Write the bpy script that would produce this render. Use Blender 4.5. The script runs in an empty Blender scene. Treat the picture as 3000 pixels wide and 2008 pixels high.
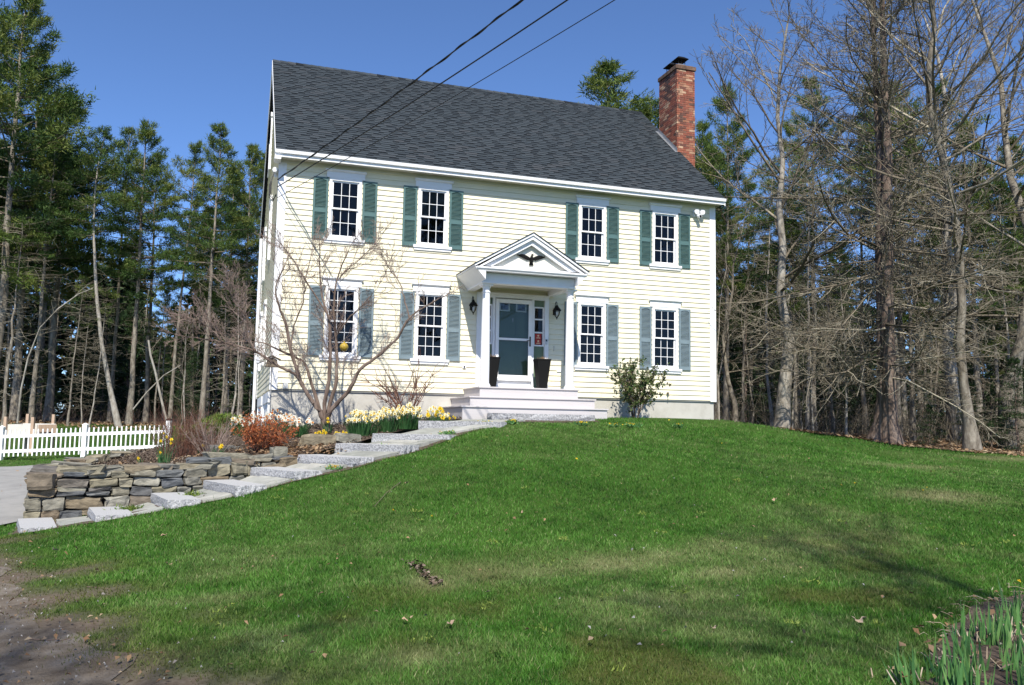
import bpy, math, random
import numpy as np
from mathutils import Vector, Matrix, noise
from mathutils.geometry import delaunay_2d_cdt

# ------------------------------------------------------------------ camera, sky, sun, exposure
SC = bpy.context.scene
COL = SC.collection
cam_d = bpy.data.cameras.new('camera')
cam_d.sensor_fit = 'HORIZONTAL'
cam_d.sensor_width = 36.0
cam_d.lens = 30.267
cam_d.clip_start = 0.05
cam_d.clip_end = 1500
cam = bpy.data.objects.new('camera', cam_d)
COL.objects.link(cam)
_R = Vector((0.94956992, -0.31311266, 0.01665614))
_U = Vector((-0.04552594, -0.08511857, 0.99533021))
_F = Vector((0.31023274, 0.94589391, 0.09508078))
cam.matrix_world = Matrix(((_R.x, _U.x, -_F.x, -0.884), (_R.y, _U.y, -_F.y, -19.866), (_R.z, _U.z, -_F.z, -0.712), (0, 0, 0, 1)))
SC.camera = cam

SUNV = Vector((-0.29, -1.0, 1.15)).normalized()      # towards the sun
SUN_EL = math.asin(SUNV.z)
SUN_ROT = math.atan2(SUNV.x, SUNV.y)
world = bpy.data.worlds.new('World')
SC.world = world
world.use_nodes = True
wn = world.node_tree.nodes
wl = world.node_tree.links
sky = wn.new('ShaderNodeTexSky')
sky.sky_type = 'NISHITA'
sky.sun_disc = False
sky.sun_elevation = SUN_EL
sky.sun_rotation = SUN_ROT
sky.altitude = 0
sky.air_density = 0.6
sky.dust_density = 0.4
sky.ozone_density = 8.5
wn['Background'].inputs['Strength'].default_value = 0.136
wl.new(sky.outputs['Color'], wn['Background'].inputs['Color'])
sun_d = bpy.data.lights.new('sun', 'SUN')
sun_d.energy = 4.3
sun_d.angle = math.radians(0.53)
sun_d.color = (1.0, 0.945, 0.83)
sun = bpy.data.objects.new('sun', sun_d)
COL.objects.link(sun)
sun.location = (-10, -30, 40)
sun.rotation_euler = SUNV.to_track_quat('Z', 'Y').to_euler()
vs = SC.view_settings
vs.view_transform = 'Standard'
vs.look = 'None'
vs.gamma = 1.0
vs.exposure = 0.68
vs.use_curve_mapping = False
SC.render.engine = 'CYCLES'
SC.cycles.max_bounces = 6
SC.cycles.diffuse_bounces = 3
SC.cycles.transparent_max_bounces = 12
SC.cycles.use_denoising = True

rnd = random.Random(7)
NR = np.random.default_rng(11)

# ------------------------------------------------------------------ helpers
def tag(o, label=None, cat=None, group=None, kind=None):
    if label: o['label'] = label
    if cat: o['category'] = cat
    if group: o['group'] = group
    if kind: o['kind'] = kind
    return o

def empty(name, loc=(0, 0, 0), rz=0.0, parent=None):
    o = bpy.data.objects.new(name, None)
    o.empty_display_size = 0.2
    o.location = loc
    o.rotation_euler = (0, 0, rz)
    COL.objects.link(o)
    if parent: o.parent = parent
    return o

def link(name, me, parent=None, loc=None, rot=None, scale=None):
    o = bpy.data.objects.new(name, me)
    COL.objects.link(o)
    if parent: o.parent = parent
    if loc is not None: o.location = loc
    if rot is not None: o.rotation_euler = rot
    if scale is not None: o.scale = scale
    return o

def np_mesh(name, V, Fc, mats=(), attr=None, smooth=False):
    """V (n,3), Fc (m,k) equal sized polygons"""
    V = np.asarray(V, dtype=np.float32)
    Fc = np.asarray(Fc, dtype=np.int32)
    me = bpy.data.meshes.new(name)
    m, k = Fc.shape
    me.vertices.add(len(V))
    me.vertices.foreach_set('co', V.ravel())
    me.loops.add(m * k)
    me.loops.foreach_set('vertex_index', Fc.ravel())
    me.polygons.add(m)
    me.polygons.foreach_set('loop_start', np.arange(0, m * k, k, dtype=np.int32))
    me.polygons.foreach_set('loop_total', np.full(m, k, dtype=np.int32))
    if smooth:
        me.polygons.foreach_set('use_smooth', np.ones(m, dtype=bool))
    for mt in (mats if isinstance(mats, (list, tuple)) else (mats,)):
        me.materials.append(mt)
    if attr is not None:
        a = me.attributes.new('tint', 'FLOAT', 'POINT')
        a.data.foreach_set('value', np.asarray(attr, dtype=np.float32))
    me.update(calc_edges=True)
    me.validate()
    return me

class MB:
    """collects shapes for one mesh"""
    def __init__(self):
        self.v = []; self.f = []; self.t = []
    def add(self, vs, fs, tint=0.5):
        n = len(self.v)
        self.v += [tuple(p) for p in vs]
        self.t += [tint] * len(vs)
        self.f += [tuple(i + n for i in q) for q in fs]
        return self
    def box(self, x0, x1, y0, y1, z0, z1, tint=0.5):
        return self.add([(x0, y0, z0), (x1, y0, z0), (x1, y1, z0), (x0, y1, z0), (x0, y0, z1), (x1, y0, z1), (x1, y1, z1), (x0, y1, z1)],
                        [(0, 3, 2, 1), (4, 5, 6, 7), (0, 1, 5, 4), (1, 2, 6, 5), (2, 3, 7, 6), (3, 0, 4, 7)], tint)
    def prism(self, poly, d, tint=0.5):
        """poly: list of 3-D points, swept by the vector d"""
        n = len(poly); d = Vector(d)
        a = [Vector(p) for p in poly]; b = [p + d for p in a]
        nrm = Vector((0, 0, 0))
        for i in range(n):
            nrm += a[i].cross(a[(i + 1) % n])
        fl = nrm.dot(d) > 0
        fs = [tuple(range(n)) if not fl else tuple(reversed(range(n))), tuple(range(n, 2 * n)) if fl else tuple(reversed(range(n, 2 * n)))]
        for i in range(n):
            j = (i + 1) % n
            fs.append((i, j, n + j, n + i) if fl else (j, i, n + i, n + j))
        return self.add(a + b, fs, tint)
    def obox(self, c, ax, hx, ay, hy, az, hz, tint=0.5):
        c = Vector(c); X = Vector(ax) * hx; Yv = Vector(ay) * hy; Zv = Vector(az) * hz
        p = [c - X - Yv - Zv, c + X - Yv - Zv, c + X + Yv - Zv, c - X + Yv - Zv, c - X - Yv + Zv, c + X - Yv + Zv, c + X + Yv + Zv, c - X + Yv + Zv]
        return self.add(p, [(0, 3, 2, 1), (4, 5, 6, 7), (0, 1, 5, 4), (1, 2, 6, 5), (2, 3, 7, 6), (3, 0, 4, 7)], tint)
    def tube(self, pts, rad, n=8, caps=True, tint=0.5):
        pts = [Vector(p) for p in pts]
        if not isinstance(rad, (list, tuple)): rad = [rad] * len(pts)
        vs_, fs = [], []
        for i, p in enumerate(pts):
            t = (pts[min(i + 1, len(pts) - 1)] - pts[max(i - 1, 0)])
            if t.length < 1e-9: t = Vector((0, 0, 1))
            t.normalize()
            up = Vector((0, 1, 0)) if abs(t.z) > 0.8 else Vector((0, 0, 1))
            a = t.cross(up).normalized(); b = t.cross(a)
            for k in range(n):
                w = 2 * math.pi * k / n
                vs_.append(p + (a * math.cos(w) + b * math.sin(w)) * rad[i])
        for i in range(len(pts) - 1):
            for k in range(n):
                k2 = (k + 1) % n
                fs.append((i * n + k, i * n + k2, (i + 1) * n + k2, (i + 1) * n + k))
        if caps:
            fs.append(tuple(reversed(range(n)))); fs.append(tuple((len(pts) - 1) * n + k for k in range(n)))
        return self.add(vs_, fs, tint)
    def lathe(self, c, prof, n=16, tint=0.5, sq=False):
        """prof: list of (radius, z)"""
        off = math.pi / 4 if sq else 0
        vs_, fs = [], []
        for r, z in prof:
            for k in range(n):
                w = 2 * math.pi * k / n + off
                vs_.append((c[0] + r * math.cos(w), c[1] + r * math.sin(w), c[2] + z))
        for i in range(len(prof) - 1):
            for k in range(n):
                k2 = (k + 1) % n
                fs.append((i * n + k, i * n + k2, (i + 1) * n + k2, (i + 1) * n + k))
        fs.append(tuple(reversed(range(n)))); fs.append(tuple((len(prof) - 1) * n + k for k in range(n)))
        return self.add(vs_, fs, tint)
    def mesh(self, name, mt, smooth=False, tints=False):
        me = bpy.data.meshes.new(name)
        me.from_pydata([tuple(p) for p in self.v], [], self.f)
        for m_ in (mt if isinstance(mt, (list, tuple)) else (mt,)):
            me.materials.append(m_)
        if smooth:
            me.polygons.foreach_set('use_smooth', np.ones(len(me.polygons), dtype=bool))
            me.set_sharp_from_angle(angle=math.radians(40))
        if tints:
            a = me.attributes.new('tint', 'FLOAT', 'POINT')
            a.data.foreach_set('value', np.array(self.t, dtype=np.float32))
        me.update()
        return me
    def build(self, name, mt, parent=None, smooth=False, tints=False, bevel=0.0, loc=None):
        o = link(name, self.mesh(name, mt, smooth, tints), parent, loc)
        if bevel > 0:
            b = o.modifiers.new('bevel', 'BEVEL'); b.width = bevel; b.segments = 2; b.limit_method = 'ANGLE'
        return o

# ------------------------------------------------------------------ materials
def mat(name, col, rough=0.7, var=None, src=None, noise_scale=None, noise_amt=0.25, noise_cols=None, bump=None, spec=0.3, metal=0.0, transl=0.0, stretch=(1, 1, 1)):
    """col: base; var: colour list picked per object (src='object') or by the tint attribute (src='attr');
    noise_*: soft stains in object space; bump=(scale, strength)"""
    m = bpy.data.materials.new(name); m.use_nodes = True
    nt = m.node_tree; N = nt.nodes; L = nt.links
    bs = N['Principled BSDF']
    bs.inputs['Roughness'].default_value = rough
    bs.inputs['Specular IOR Level'].default_value = spec
    bs.inputs['Metallic'].default_value = metal
    tc = N.new('ShaderNodeTexCoord')
    mp = N.new('ShaderNodeMapping'); mp.inputs['Scale'].default_value = stretch
    L.new(tc.outputs['Object'], mp.inputs['Vector'])
    cur = None
    if var:
        rp = N.new('ShaderNodeValToRGB'); el = rp.color_ramp.elements
        while len(el) < len(var): el.new(0.5)
        for i, c in enumerate(var):
            el[i].position = i / max(1, len(var) - 1); el[i].color = (*c, 1)
        if src == 'object':
            oi = N.new('ShaderNodeObjectInfo'); L.new(oi.outputs['Random'], rp.inputs['Fac'])
        else:
            at = N.new('ShaderNodeAttribute'); at.attribute_name = 'tint'; L.new(at.outputs['Fac'], rp.inputs['Fac'])
        cur = rp.outputs['Color']
    if noise_scale:
        nz = N.new('ShaderNodeTexNoise'); nz.inputs['Scale'].default_value = noise_scale; nz.inputs['Detail'].default_value = 6
        nz.inputs['Roughness'].default_value = 0.65
        L.new(mp.outputs['Vector'], nz.inputs['Vector'])
        if noise_cols:
            r2 = N.new('ShaderNodeValToRGB'); e2 = r2.color_ramp.elements
            while len(e2) < len(noise_cols): e2.new(0.5)
            for i, c in enumerate(noise_cols):
                e2[i].position = 0.3 + 0.4 * i / (len(noise_cols) - 1); e2[i].color = (*c, 1)
            L.new(nz.outputs['Fac'], r2.inputs['Fac'])
            if cur is None:
                cur = r2.outputs['Color']
            else:
                mx = N.new('ShaderNodeMix'); mx.data_type = 'RGBA'; mx.inputs['Factor'].default_value = noise_amt
                L.new(cur, mx.inputs['A']); L.new(r2.outputs['Color'], mx.inputs['B']); cur = mx.outputs['Result']
        else:
            mr = N.new('ShaderNodeMapRange'); mr.inputs['From Min'].default_value = 0.25; mr.inputs['From Max'].default_value = 0.75
            mr.inputs['To Min'].default_value = 1 - noise_amt; mr.inputs['To Max'].default_value = 1 + noise_amt
            L.new(nz.outputs['Fac'], mr.inputs['Value'])
            mx = N.new('ShaderNodeMix'); mx.data_type = 'RGBA'; mx.blend_type = 'MULTIPLY'; mx.inputs['Factor'].default_value = 1
            if cur is None: mx.inputs['A'].default_value = (*col, 1)
            else: L.new(cur, mx.inputs['A'])
            cc = N.new('ShaderNodeCombineColor')
            for k in ('Red', 'Green', 'Blue'): L.new(mr.outputs['Result'], cc.inputs[k])
            L.new(cc.outputs['Color'], mx.inputs['B']); cur = mx.outputs['Result']
    if cur is None: bs.inputs['Base Color'].default_value = (*col, 1)
    else: L.new(cur, bs.inputs['Base Color'])
    if bump:
        nb = N.new('ShaderNodeTexNoise'); nb.inputs['Scale'].default_value = bump[0]; nb.inputs['Detail'].default_value = 5
        L.new(mp.outputs['Vector'], nb.inputs['Vector'])
        bp = N.new('ShaderNodeBump'); bp.inputs['Strength'].default_value = bump[1]; bp.inputs['Distance'].default_value = 0.02
        L.new(nb.outputs['Fac'], bp.inputs['Height']); L.new(bp.outputs['Normal'], bs.inputs['Normal'])
    if transl > 0:
        tr = N.new('ShaderNodeBsdfTranslucent'); ms = N.new('ShaderNodeMixShader'); ms.inputs['Fac'].default_value = transl
        if cur is None: tr.inputs['Color'].default_value = (*col, 1)
        else: L.new(cur, tr.inputs['Color'])
        L.new(bs.outputs['BSDF'], ms.inputs[1]); L.new(tr.outputs['BSDF'], ms.inputs[2])
        L.new(ms.outputs['Shader'], N['Material Output'].inputs['Surface'])
    return m

M = {}
M['siding'] = mat('cream_siding', (.78, .72, .54), .55, var=[(.76, .70, .52), (.79, .735, .56), (.775, .715, .54)], src='object', noise_scale=1.2, noise_amt=.05, stretch=(1, 1, 3), bump=(40, .05))
M['trim'] = mat('white_trim', (.80, .80, .81), .5, noise_scale=2.0, noise_amt=.05)
M['gable_trim'] = M['trim']
M['porch_white'] = mat('porch_white', (.78, .78, .79), .5, noise_scale=3.0, noise_amt=.06)
M['petal_panel'] = mat('pediment_panel', (.74, .71, .62), .6, noise_scale=2, noise_amt=.05)
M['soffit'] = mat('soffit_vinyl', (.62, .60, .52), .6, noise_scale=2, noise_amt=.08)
M['shutter_dark'] = mat('green_shutter', (.078, .145, .143), .5, noise_scale=5, noise_amt=.18)
M['shutter_pale'] = mat('faded_shutter', (.175, .23, .26), .6, noise_scale=5, noise_amt=.16)
M['door_green'] = mat('door_green', (.12, .17, .11), .45, noise_scale=3, noise_amt=.08)
M['concrete'] = mat('concrete', (.42, .40, .36), .9, noise_scale=1.4, noise_cols=[(.34, .32, .28), (.46, .44, .40), (.52, .50, .46)], bump=(30, .15))
M['deck'] = mat('deck_board', (.50, .47, .47), .7, noise_scale=4, noise_amt=.07, stretch=(.3, 1, 3))
M['shingle'] = mat('shingle', (.07, .08, .09), .9, var=[(.006, .008, .011), (.016, .021, .027), (.028, .036, .044), (.039, .049, .058), (.045, .050, .057)], src='object', noise_scale=60, noise_amt=.3, bump=(150, .2))
M['shingle_far'] = mat('shingle_course', (.07, .08, .09), .9, var=[(.006, .008, .011), (.016, .021, .027), (.028, .036, .044), (.039, .049, .058), (.045, .050, .057)], src='attr', noise_scale=60, noise_amt=.3, bump=(150, .2))
M['roof_felt'] = mat('roof_deck', (.03, .034, .04), .9)
BR = [(.19, .064, .044), (.27, .086, .054), (.29, .10, .060), (.22, .072, .050), (.085, .05, .042), (.30, .13, .080), (.46, .31, .205), (.24, .08, .055)]
def brick_mat(name, src):
    return mat(name, (.3, .1, .06), .85, var=BR, src=src, noise_scale=9, noise_amt=.3, bump=(60, .3))
M['brick'] = brick_mat('brick_face', 'object'); M['brick_far'] = brick_mat('brick_face_joined', 'attr')
M['mortar'] = mat('mortar', (.44, .37, .30), .95, noise_scale=20, noise_amt=.2)
M['chimney_cap'] = mat('chimney_crown', (.22, .13, .085), .95, noise_scale=6, noise_cols=[(.05, .035, .028), (.14, .085, .06), (.24, .16, .11)])
M['black_metal'] = mat('black_metal', (.009, .009, .009), .65, spec=.12)
M['lead'] = mat('lead_flashing', (.35, .36, .38), .4, metal=.6, noise_scale=8, noise_amt=.3, bump=(12, .6))
M['rust_metal'] = mat('galvanised', (.30, .30, .30), .45, metal=.7, noise_scale=8, noise_amt=.2)
M['grey_pvc'] = mat('grey_conduit', (.30, .30, .29), .6, noise_scale=3, noise_amt=.15)
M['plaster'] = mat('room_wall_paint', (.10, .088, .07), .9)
M['curtain'] = mat('curtain', (.55, .55, .56), .9, noise_scale=6, noise_amt=.1)
M['blind'] = mat('blind', (.45, .48, .48), .8)
M['granite'] = mat('granite', (.45, .45, .46), .8, noise_scale=150, noise_cols=[(.30, .30, .30), (.41, .41, .41), (.47, .47, .47)], bump=(50, .25))
M['granite_rough'] = mat('granite_rough', (.4, .4, .4), .9, noise_scale=38, noise_cols=[(.10, .10, .11), (.33, .33, .34), (.55, .55, .56)], bump=(25, 1.0))
M['flag'] = mat('flagstone', (.30, .30, .27), .85, var=[(.27, .27, .24), (.34, .34, .31), (.24, .245, .22), (.38, .37, .33)], src='object', noise_scale=5, noise_amt=.25, bump=(12, .4))
M['stone'] = mat('field_stone', (.3, .28, .24), .9, var=[(.12, .125, .13), (.21, .185, .125), (.15, .148, .135), (.24, .215, .155), (.17, .13, .085), (.09, .098, .108), (.19, .18, .145), (.30, .285, .24)], src='object',
                 noise_scale=7, noise_amt=.5, stretch=(1, 1, 2.2), bump=(14, .7))
M['wall_core'] = mat('wall_core', (.05, .045, .04), 1.0)
M['mulch'] = mat('mulch', (.07, .05, .035), 1.0, noise_scale=22, noise_cols=[(.035, .025, .018), (.085, .06, .045), (.15, .115, .085)], bump=(40, 1.0))
M['chip'] = mat('bark_chip', (.1, .07, .05), .95, var=[(.05, .035, .025), (.10, .07, .05), (.17, .13, .10), (.07, .05, .035), (.26, .21, .17)], src='attr')
M['asphalt'] = mat('old_asphalt', (.27, .26, .25), .95, noise_scale=2.0, noise_cols=[(.22, .215, .21), (.27, .265, .255), (.31, .30, .29)], bump=(120, .3))
M['dirt'] = mat('road_dirt', (.2, .16, .12), 1.0, noise_scale=3.5, noise_cols=[(.07, .052, .036), (.13, .105, .08), (.20, .175, .15)], bump=(60, .8))
M['pebble'] = mat('pebble', (.35, .34, .33), .85, var=[(.13, .13, .135), (.22, .215, .21), (.33, .32, .31), (.18, .155, .13)], src='attr')
M['litter'] = mat('leaf_litter_ground', (.14, .09, .055), 1.0, noise_scale=8, noise_cols=[(.032, .022, .015), (.085, .058, .037), (.16, .11, .07)], bump=(20, .8))
M['leaf'] = mat('dry_leaf', (.3, .2, .12), .9, var=[(.16, .085, .045), (.26, .16, .085), (.36, .25, .15), (.2, .12, .07), (.42, .33, .22)], src='attr', transl=.2)
M['dryleaf'] = mat('fallen_leaf_brown', (.38, .27, .18), .9, var=[(.40, .28, .18), (.30, .21, .15), (.46, .36, .26)], src='object', noise_scale=12, noise_amt=.2)
M['white_vinyl'] = mat('white_vinyl', (.86, .86, .87), .4)
M['cedar'] = mat('pale_wood', (.46, .33, .24), .8, noise_scale=6, noise_amt=.15, stretch=(4, 4, .5))
M['white_board'] = mat('whitewashed_board', (.60, .57, .52), .8, noise_scale=6, noise_amt=.12, stretch=(.5, 4, 4))
M['feeder_wood'] = mat('weathered_wood', (.16, .13, .10), .9, noise_scale=12, noise_amt=.3)
M['bark_grey'] = mat('grey_bark', (.2, .18, .16), .95, noise_scale=7, noise_cols=[(.085, .070, .053), (.20, .175, .142), (.33, .30, .25)], stretch=(1, 1, .35), bump=(18, .9))
M['bark_brown'] = mat('brown_bark', (.15, .11, .09), .95, noise_scale=7, noise_cols=[(.06, .042, .034), (.16, .115, .092), (.25, .20, .17)], stretch=(1, 1, .3), bump=(18, 1.0))
M['bark_pale'] = mat('pale_bark', (.32, .29, .25), .95, noise_scale=5, noise_cols=[(.15, .13, .105), (.32, .29, .25), (.42, .40, .36)], stretch=(1, 1, .4), bump=(18, .7))
M['twig_grey'] = mat('grey_twig', (.2, .17, .145), .95, var=[(.078, .063, .046), (.178, .15, .110), (.37, .335, .26)], src='attr')
M['twig_brown'] = mat('brown_twig', (.16, .11, .09), .95, var=[(.055, .040, .032), (.105, .076, .062), (.18, .14, .12)], src='attr')
M['twig_pink'] = mat('dogwood_twig', (.28, .2, .17), .95, var=[(.15, .105, .085), (.25, .185, .155), (.36, .28, .245)], src='attr')
M['needle'] = mat('pine_needle', (.05, .09, .03), .6, var=[(.022, .048, .014), (.050, .096, .022), (.094, .145, .030), (.160, .185, .042)], src='attr', transl=.25, spec=.2)
M['needle_dark'] = mat('hemlock_needle', (.03, .06, .02), .65, var=[(.012, .026, .010), (.022, .046, .016), (.042, .072, .022)], src='attr', transl=.15, spec=.2)
M['leaf_green'] = mat('evergreen_leaf', (.06, .11, .03), .45, var=[(.03, .06, .02), (.07, .12, .035), (.15, .18, .06), (.13, .09, .05)], src='attr', transl=.2)
M['leaf_orange'] = mat('orange_leaf', (.42, .13, .05), .7, var=[(.20, .06, .035), (.42, .11, .035), (.55, .20, .07), (.30, .14, .08)], src='attr', transl=.3)
M['stem_red'] = mat('red_brown_stem', (.17, .075, .05), .85, var=[(.08, .04, .03), (.17, .075, .05), (.30, .18, .13)], src='attr')
M['daff_leaf'] = mat('daffodil_leaf', (.05, .14, .05), .5, var=[(.02, .07, .025), (.05, .14, .045), (.10, .20, .08)], src='attr', transl=.25)
M['iris_leaf'] = mat('iris_leaf', (.08, .19, .06), .5, var=[(.045, .13, .045), (.09, .22, .06), (.17, .30, .09)], src='attr', transl=.25)
M['straw'] = mat('straw', (.5, .4, .3), .9, var=[(.17, .12, .085), (.36, .28, .20), (.55, .46, .36)], src='attr')
M['petal_cream'] = mat('cream_petal', (.82, .80, .58), .6, transl=.25)
M['petal_white'] = mat('white_petal', (.85, .84, .74), .6, transl=.25)
M['petal_yellow'] = mat('yellow_petal', (.80, .62, .04), .6, transl=.25)
M['cup_yellow'] = mat('yellow_cup', (.82, .60, .12), .6, transl=.2)
M['cup_orange'] = mat('orange_cup', (.75, .36, .12), .6, transl=.2)
M['cup_gold'] = mat('gold_cup', (.78, .50, .02), .6, transl=.2)
M['groundcover'] = mat('ground_cover_leaf', (.12, .2, .03), .6, var=[(.05, .10, .02), (.13, .20, .035), (.24, .30, .06)], src='attr', transl=.25)
M['cable'] = mat('black_cable', (.012, .012, .013), .5)
M['gold'] = mat('gold_ball', (.36, .25, .035), .35, noise_scale=25, noise_amt=.45, bump=(30, .6))
M['red_print'] = mat('red_sticker', (.42, .035, .03), .5)
M['print_yellow'] = mat('sticker_print', (.80, .55, .35), .5)
M['grey_light'] = mat('light_grey_plastic', (.55, .56, .57), .5)
M['lens_black'] = mat('black_glass', (.01, .01, .012), .1, spec=.6)

def glass_mat(name, tint, fac=None):
    m = bpy.data.materials.new(name); m.use_nodes = True
    N = m.node_tree.nodes; L = m.node_tree.links
    for n in list(N):
        if n.type == 'BSDF_PRINCIPLED': N.remove(n)
    tr = N.new('ShaderNodeBsdfTransparent'); tr.inputs['Color'].default_value = (*tint, 1)
    gl = N.new('ShaderNodeBsdfGlossy'); gl.inputs['Roughness'].default_value = 0.02; gl.inputs['Color'].default_value = (.7, .7, .7, 1)
    fr = N.new('ShaderNodeFresnel'); fr.inputs['IOR'].default_value = 1.38
    mx = N.new('ShaderNodeMixShader')
    L.new(fr.outputs['Fac'], mx.inputs['Fac']); L.new(tr.outputs['BSDF'], mx.inputs[1]); L.new(gl.outputs['BSDF'], mx.inputs[2])
    L.new(mx.outputs['Shader'], N['Material Output'].inputs['Surface'])
    return m
M['glass'] = glass_mat('window_glass', (.55, .57, .58))
M['door_glass'] = glass_mat('storm_glass', (.85, .88, .87))
M['lamp_glass'] = glass_mat('lamp_glass', (.9, .9, .9))

# ------------------------------------------------------------------ terrain
def px2xy(col, d):
    """ground point at bearing column col (0 to 3000 from left to right of the view) and d metres away"""
    s = (col - 1500) / 1000.0
    return (-.884 + (0.31458 + 0.37678 * s) * d, -19.866 + (0.95403 + -0.12358 * s) * d)
def tps_fit(P):
    P = np.array(P, dtype=float); n = len(P)
    d2 = ((P[:, None, :2] - P[None, :, :2]) ** 2).sum(-1)
    K = np.where(d2 > 0, 0.5 * d2 * np.log(np.maximum(d2, 1e-12)), 0) + np.eye(n) * 0.4
    A = np.zeros((n + 3, n + 3)); A[:n, :n] = K; A[:n, n] = 1; A[:n, n + 1:] = P[:, :2]; A[n, :n] = 1; A[n + 1:, :n] = P[:, :2].T
    b = np.zeros(n + 3); b[:n] = P[:, 2]
    return P, np.linalg.solve(A, b)
def tps_eval(T, x, y):
    P, w = T; x = np.asarray(x, float); y = np.asarray(y, float); sh = x.shape
    x = x.ravel(); y = y.ravel(); out = np.empty(len(x))
    n = len(P)
    for s in range(0, len(x), 20000):
        xs, ys = x[s:s + 20000], y[s:s + 20000]
        d2 = (xs[:, None] - P[None, :, 0]) ** 2 + (ys[:, None] - P[None, :, 1]) ** 2
        out[s:s + 20000] = (0.5 * d2 * np.log(np.maximum(d2, 1e-12))) @ w[:n] + w[n] + w[n + 1] * xs + w[n + 2] * ys
    return out.reshape(sh)

GC = [  # lawn, path and surroundings
    (-0.9, -19.9, -2.30), (3, -17, -2.25), (0.5, -15, -2.24), (2, -12.5, -2.10), (5, -15, -2.22), (8, -15, -2.2), (6, -11, -1.86), (2.5, -9.5, -1.80), (5.0, -8, -1.42),
    (9, -11, -1.82), (12, -10, -1.72), (15, -7, -1.55), (9, -7, -1.33), (12, -5, -1.25), (4, -6.2, -1.26), (7, -5.2, -1.02), (6.0, -3.4, -0.72), (9, -3.0, -0.68), (9, -1.0, -0.50), (11, -0.7, -0.50),
    (11.3, -2.2, -0.66), (7, -2.2, -0.58), (5, -2.4, -0.60), (13, 1.0, -0.62), (14.5, 4, -0.62), (15.6, 3.2, -0.74), (17.3, 0.6, -1.10), (19, -1, -1.22), (19.5, -3.5, -1.36), (14, -1.5, -0.98), (16.5, -3.5, -1.32),
    (22, -6, -1.55), (12, 6, -0.6), (13, 12, -0.7),
    (-3.4, -6.0, -2.29), (-2.4, -6.0, -2.15), (-1.57, -5.85, -1.97), (-0.75, -5.6, -1.79), (0.05, -5.3, -1.60), (0.9, -4.95, -1.41), (1.7, -4.3, -1.22), (2.55, -3.6, -1.03), (3.6, -3.0, -0.78),
    (-3.0, -7.0, -2.24), (-1.2, -6.9, -1.96), (0.6, -6.4, -1.64), (1.8, -5.6, -1.36), (2.8, -4.9, -1.12), (3.7, -4.1, -0.86), (0, -9.5, -2.10), (-2, -10, -2.26), (-1.5, -14, -2.29), (-6, -11, -2.34), (-6, -16, -2.34),
    (-3.7, -4.8, -2.27), (-4.6, -3, -2.2), (-6, 0, -2.15), (-5, 3, -2.05), (-3, 3.2, -1.95), (-7, 6, -2.05), (-9, -4, -2.3), (-1, 3, -1.95), (-1.5, 7, -1.85),
    (-2.5, -3.5, -2.2), (-1, -3.4, -1.9), (0.5, -2.5, -1.5), (2, -1.2, -1.2), (0, -0.3, -1.3),
    (-7.1, 8.7, -1.97), (-4.8, 8.0, -1.86), (-2.5, 7.2, -1.76), (-7, 11.3, -1.93), (-5, 14, -1.72), (-9, 18, -1.50), (-6, 22, -1.25), (-11, 26, -1.03), (-5.5, 29, -0.98), (0, 30, -0.85), (-13, 12, -1.8), (-1.5, 16, -1.5),
    (5, 14, -1.0), (8, 25, -0.9), (18, 20, -0.8), (24, 6, -1.0), (30, -4, -1.5), (30, 20, -1.0), (-20, 35, -1.0), (0, 50, -0.7), (25, 45, -0.7), (-25, 10, -1.9), (-20, -8, -2.3), (0, -28, -2.4), (15, -22, -2.35), (-15, -25, -2.4), (25, -15, -2.1),
    (60, 0, -1.2), (60, 60, -0.8), (0, 80, -0.8), (-60, 60, -0.9), (-60, 0, -1.8), (-60, -60, -2.4), (0, -60, -2.5), (60, -60, -2.4), (150, 0, -1.2), (-150, 0, -1.6), (0, 160, -0.8), (0, -150, -2.5), (150, 150, -0.8), (-150, 150, -0.8), (-150, -150, -2.5), (150, -150, -2.5)]
TG = tps_fit(GC)
def H(x, y):
    return tps_eval(TG, x, y)
def h1(x, y):
    return float(H(np.array([x]), np.array([y]))[0])
BC = [(-3.5, -5.0, -1.66), (-2.4, -4.9, -1.63), (-1.4, -4.7, -1.57), (-.5, -4.3, -1.46), (.3, -3.9, -1.33), (1, -3.4, -1.2), (1.9, -2.8, -1.0), (2.8, -2.2, -.80), (3.8, -1.9, -.62), (3.8, -.1, -.58), (2, -1.0, -.80), (1, -1.4, -.88),
      (0, -.05, -.90), (-.3, -1, -.97), (-.24, -3.4, -1.28), (-1.6, -1.6, -1.48), (-2.4, 2.6, -1.5), (-3.7, -1.8, -1.62), (.5, -2.3, -1.06), (-.9, .8, -1.0), (-2.4, -3.5, -1.55)]
TB = tps_fit(BC)
def hb(x, y):
    return float(tps_eval(TB, np.array([x]), np.array([y]))[0])

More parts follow.
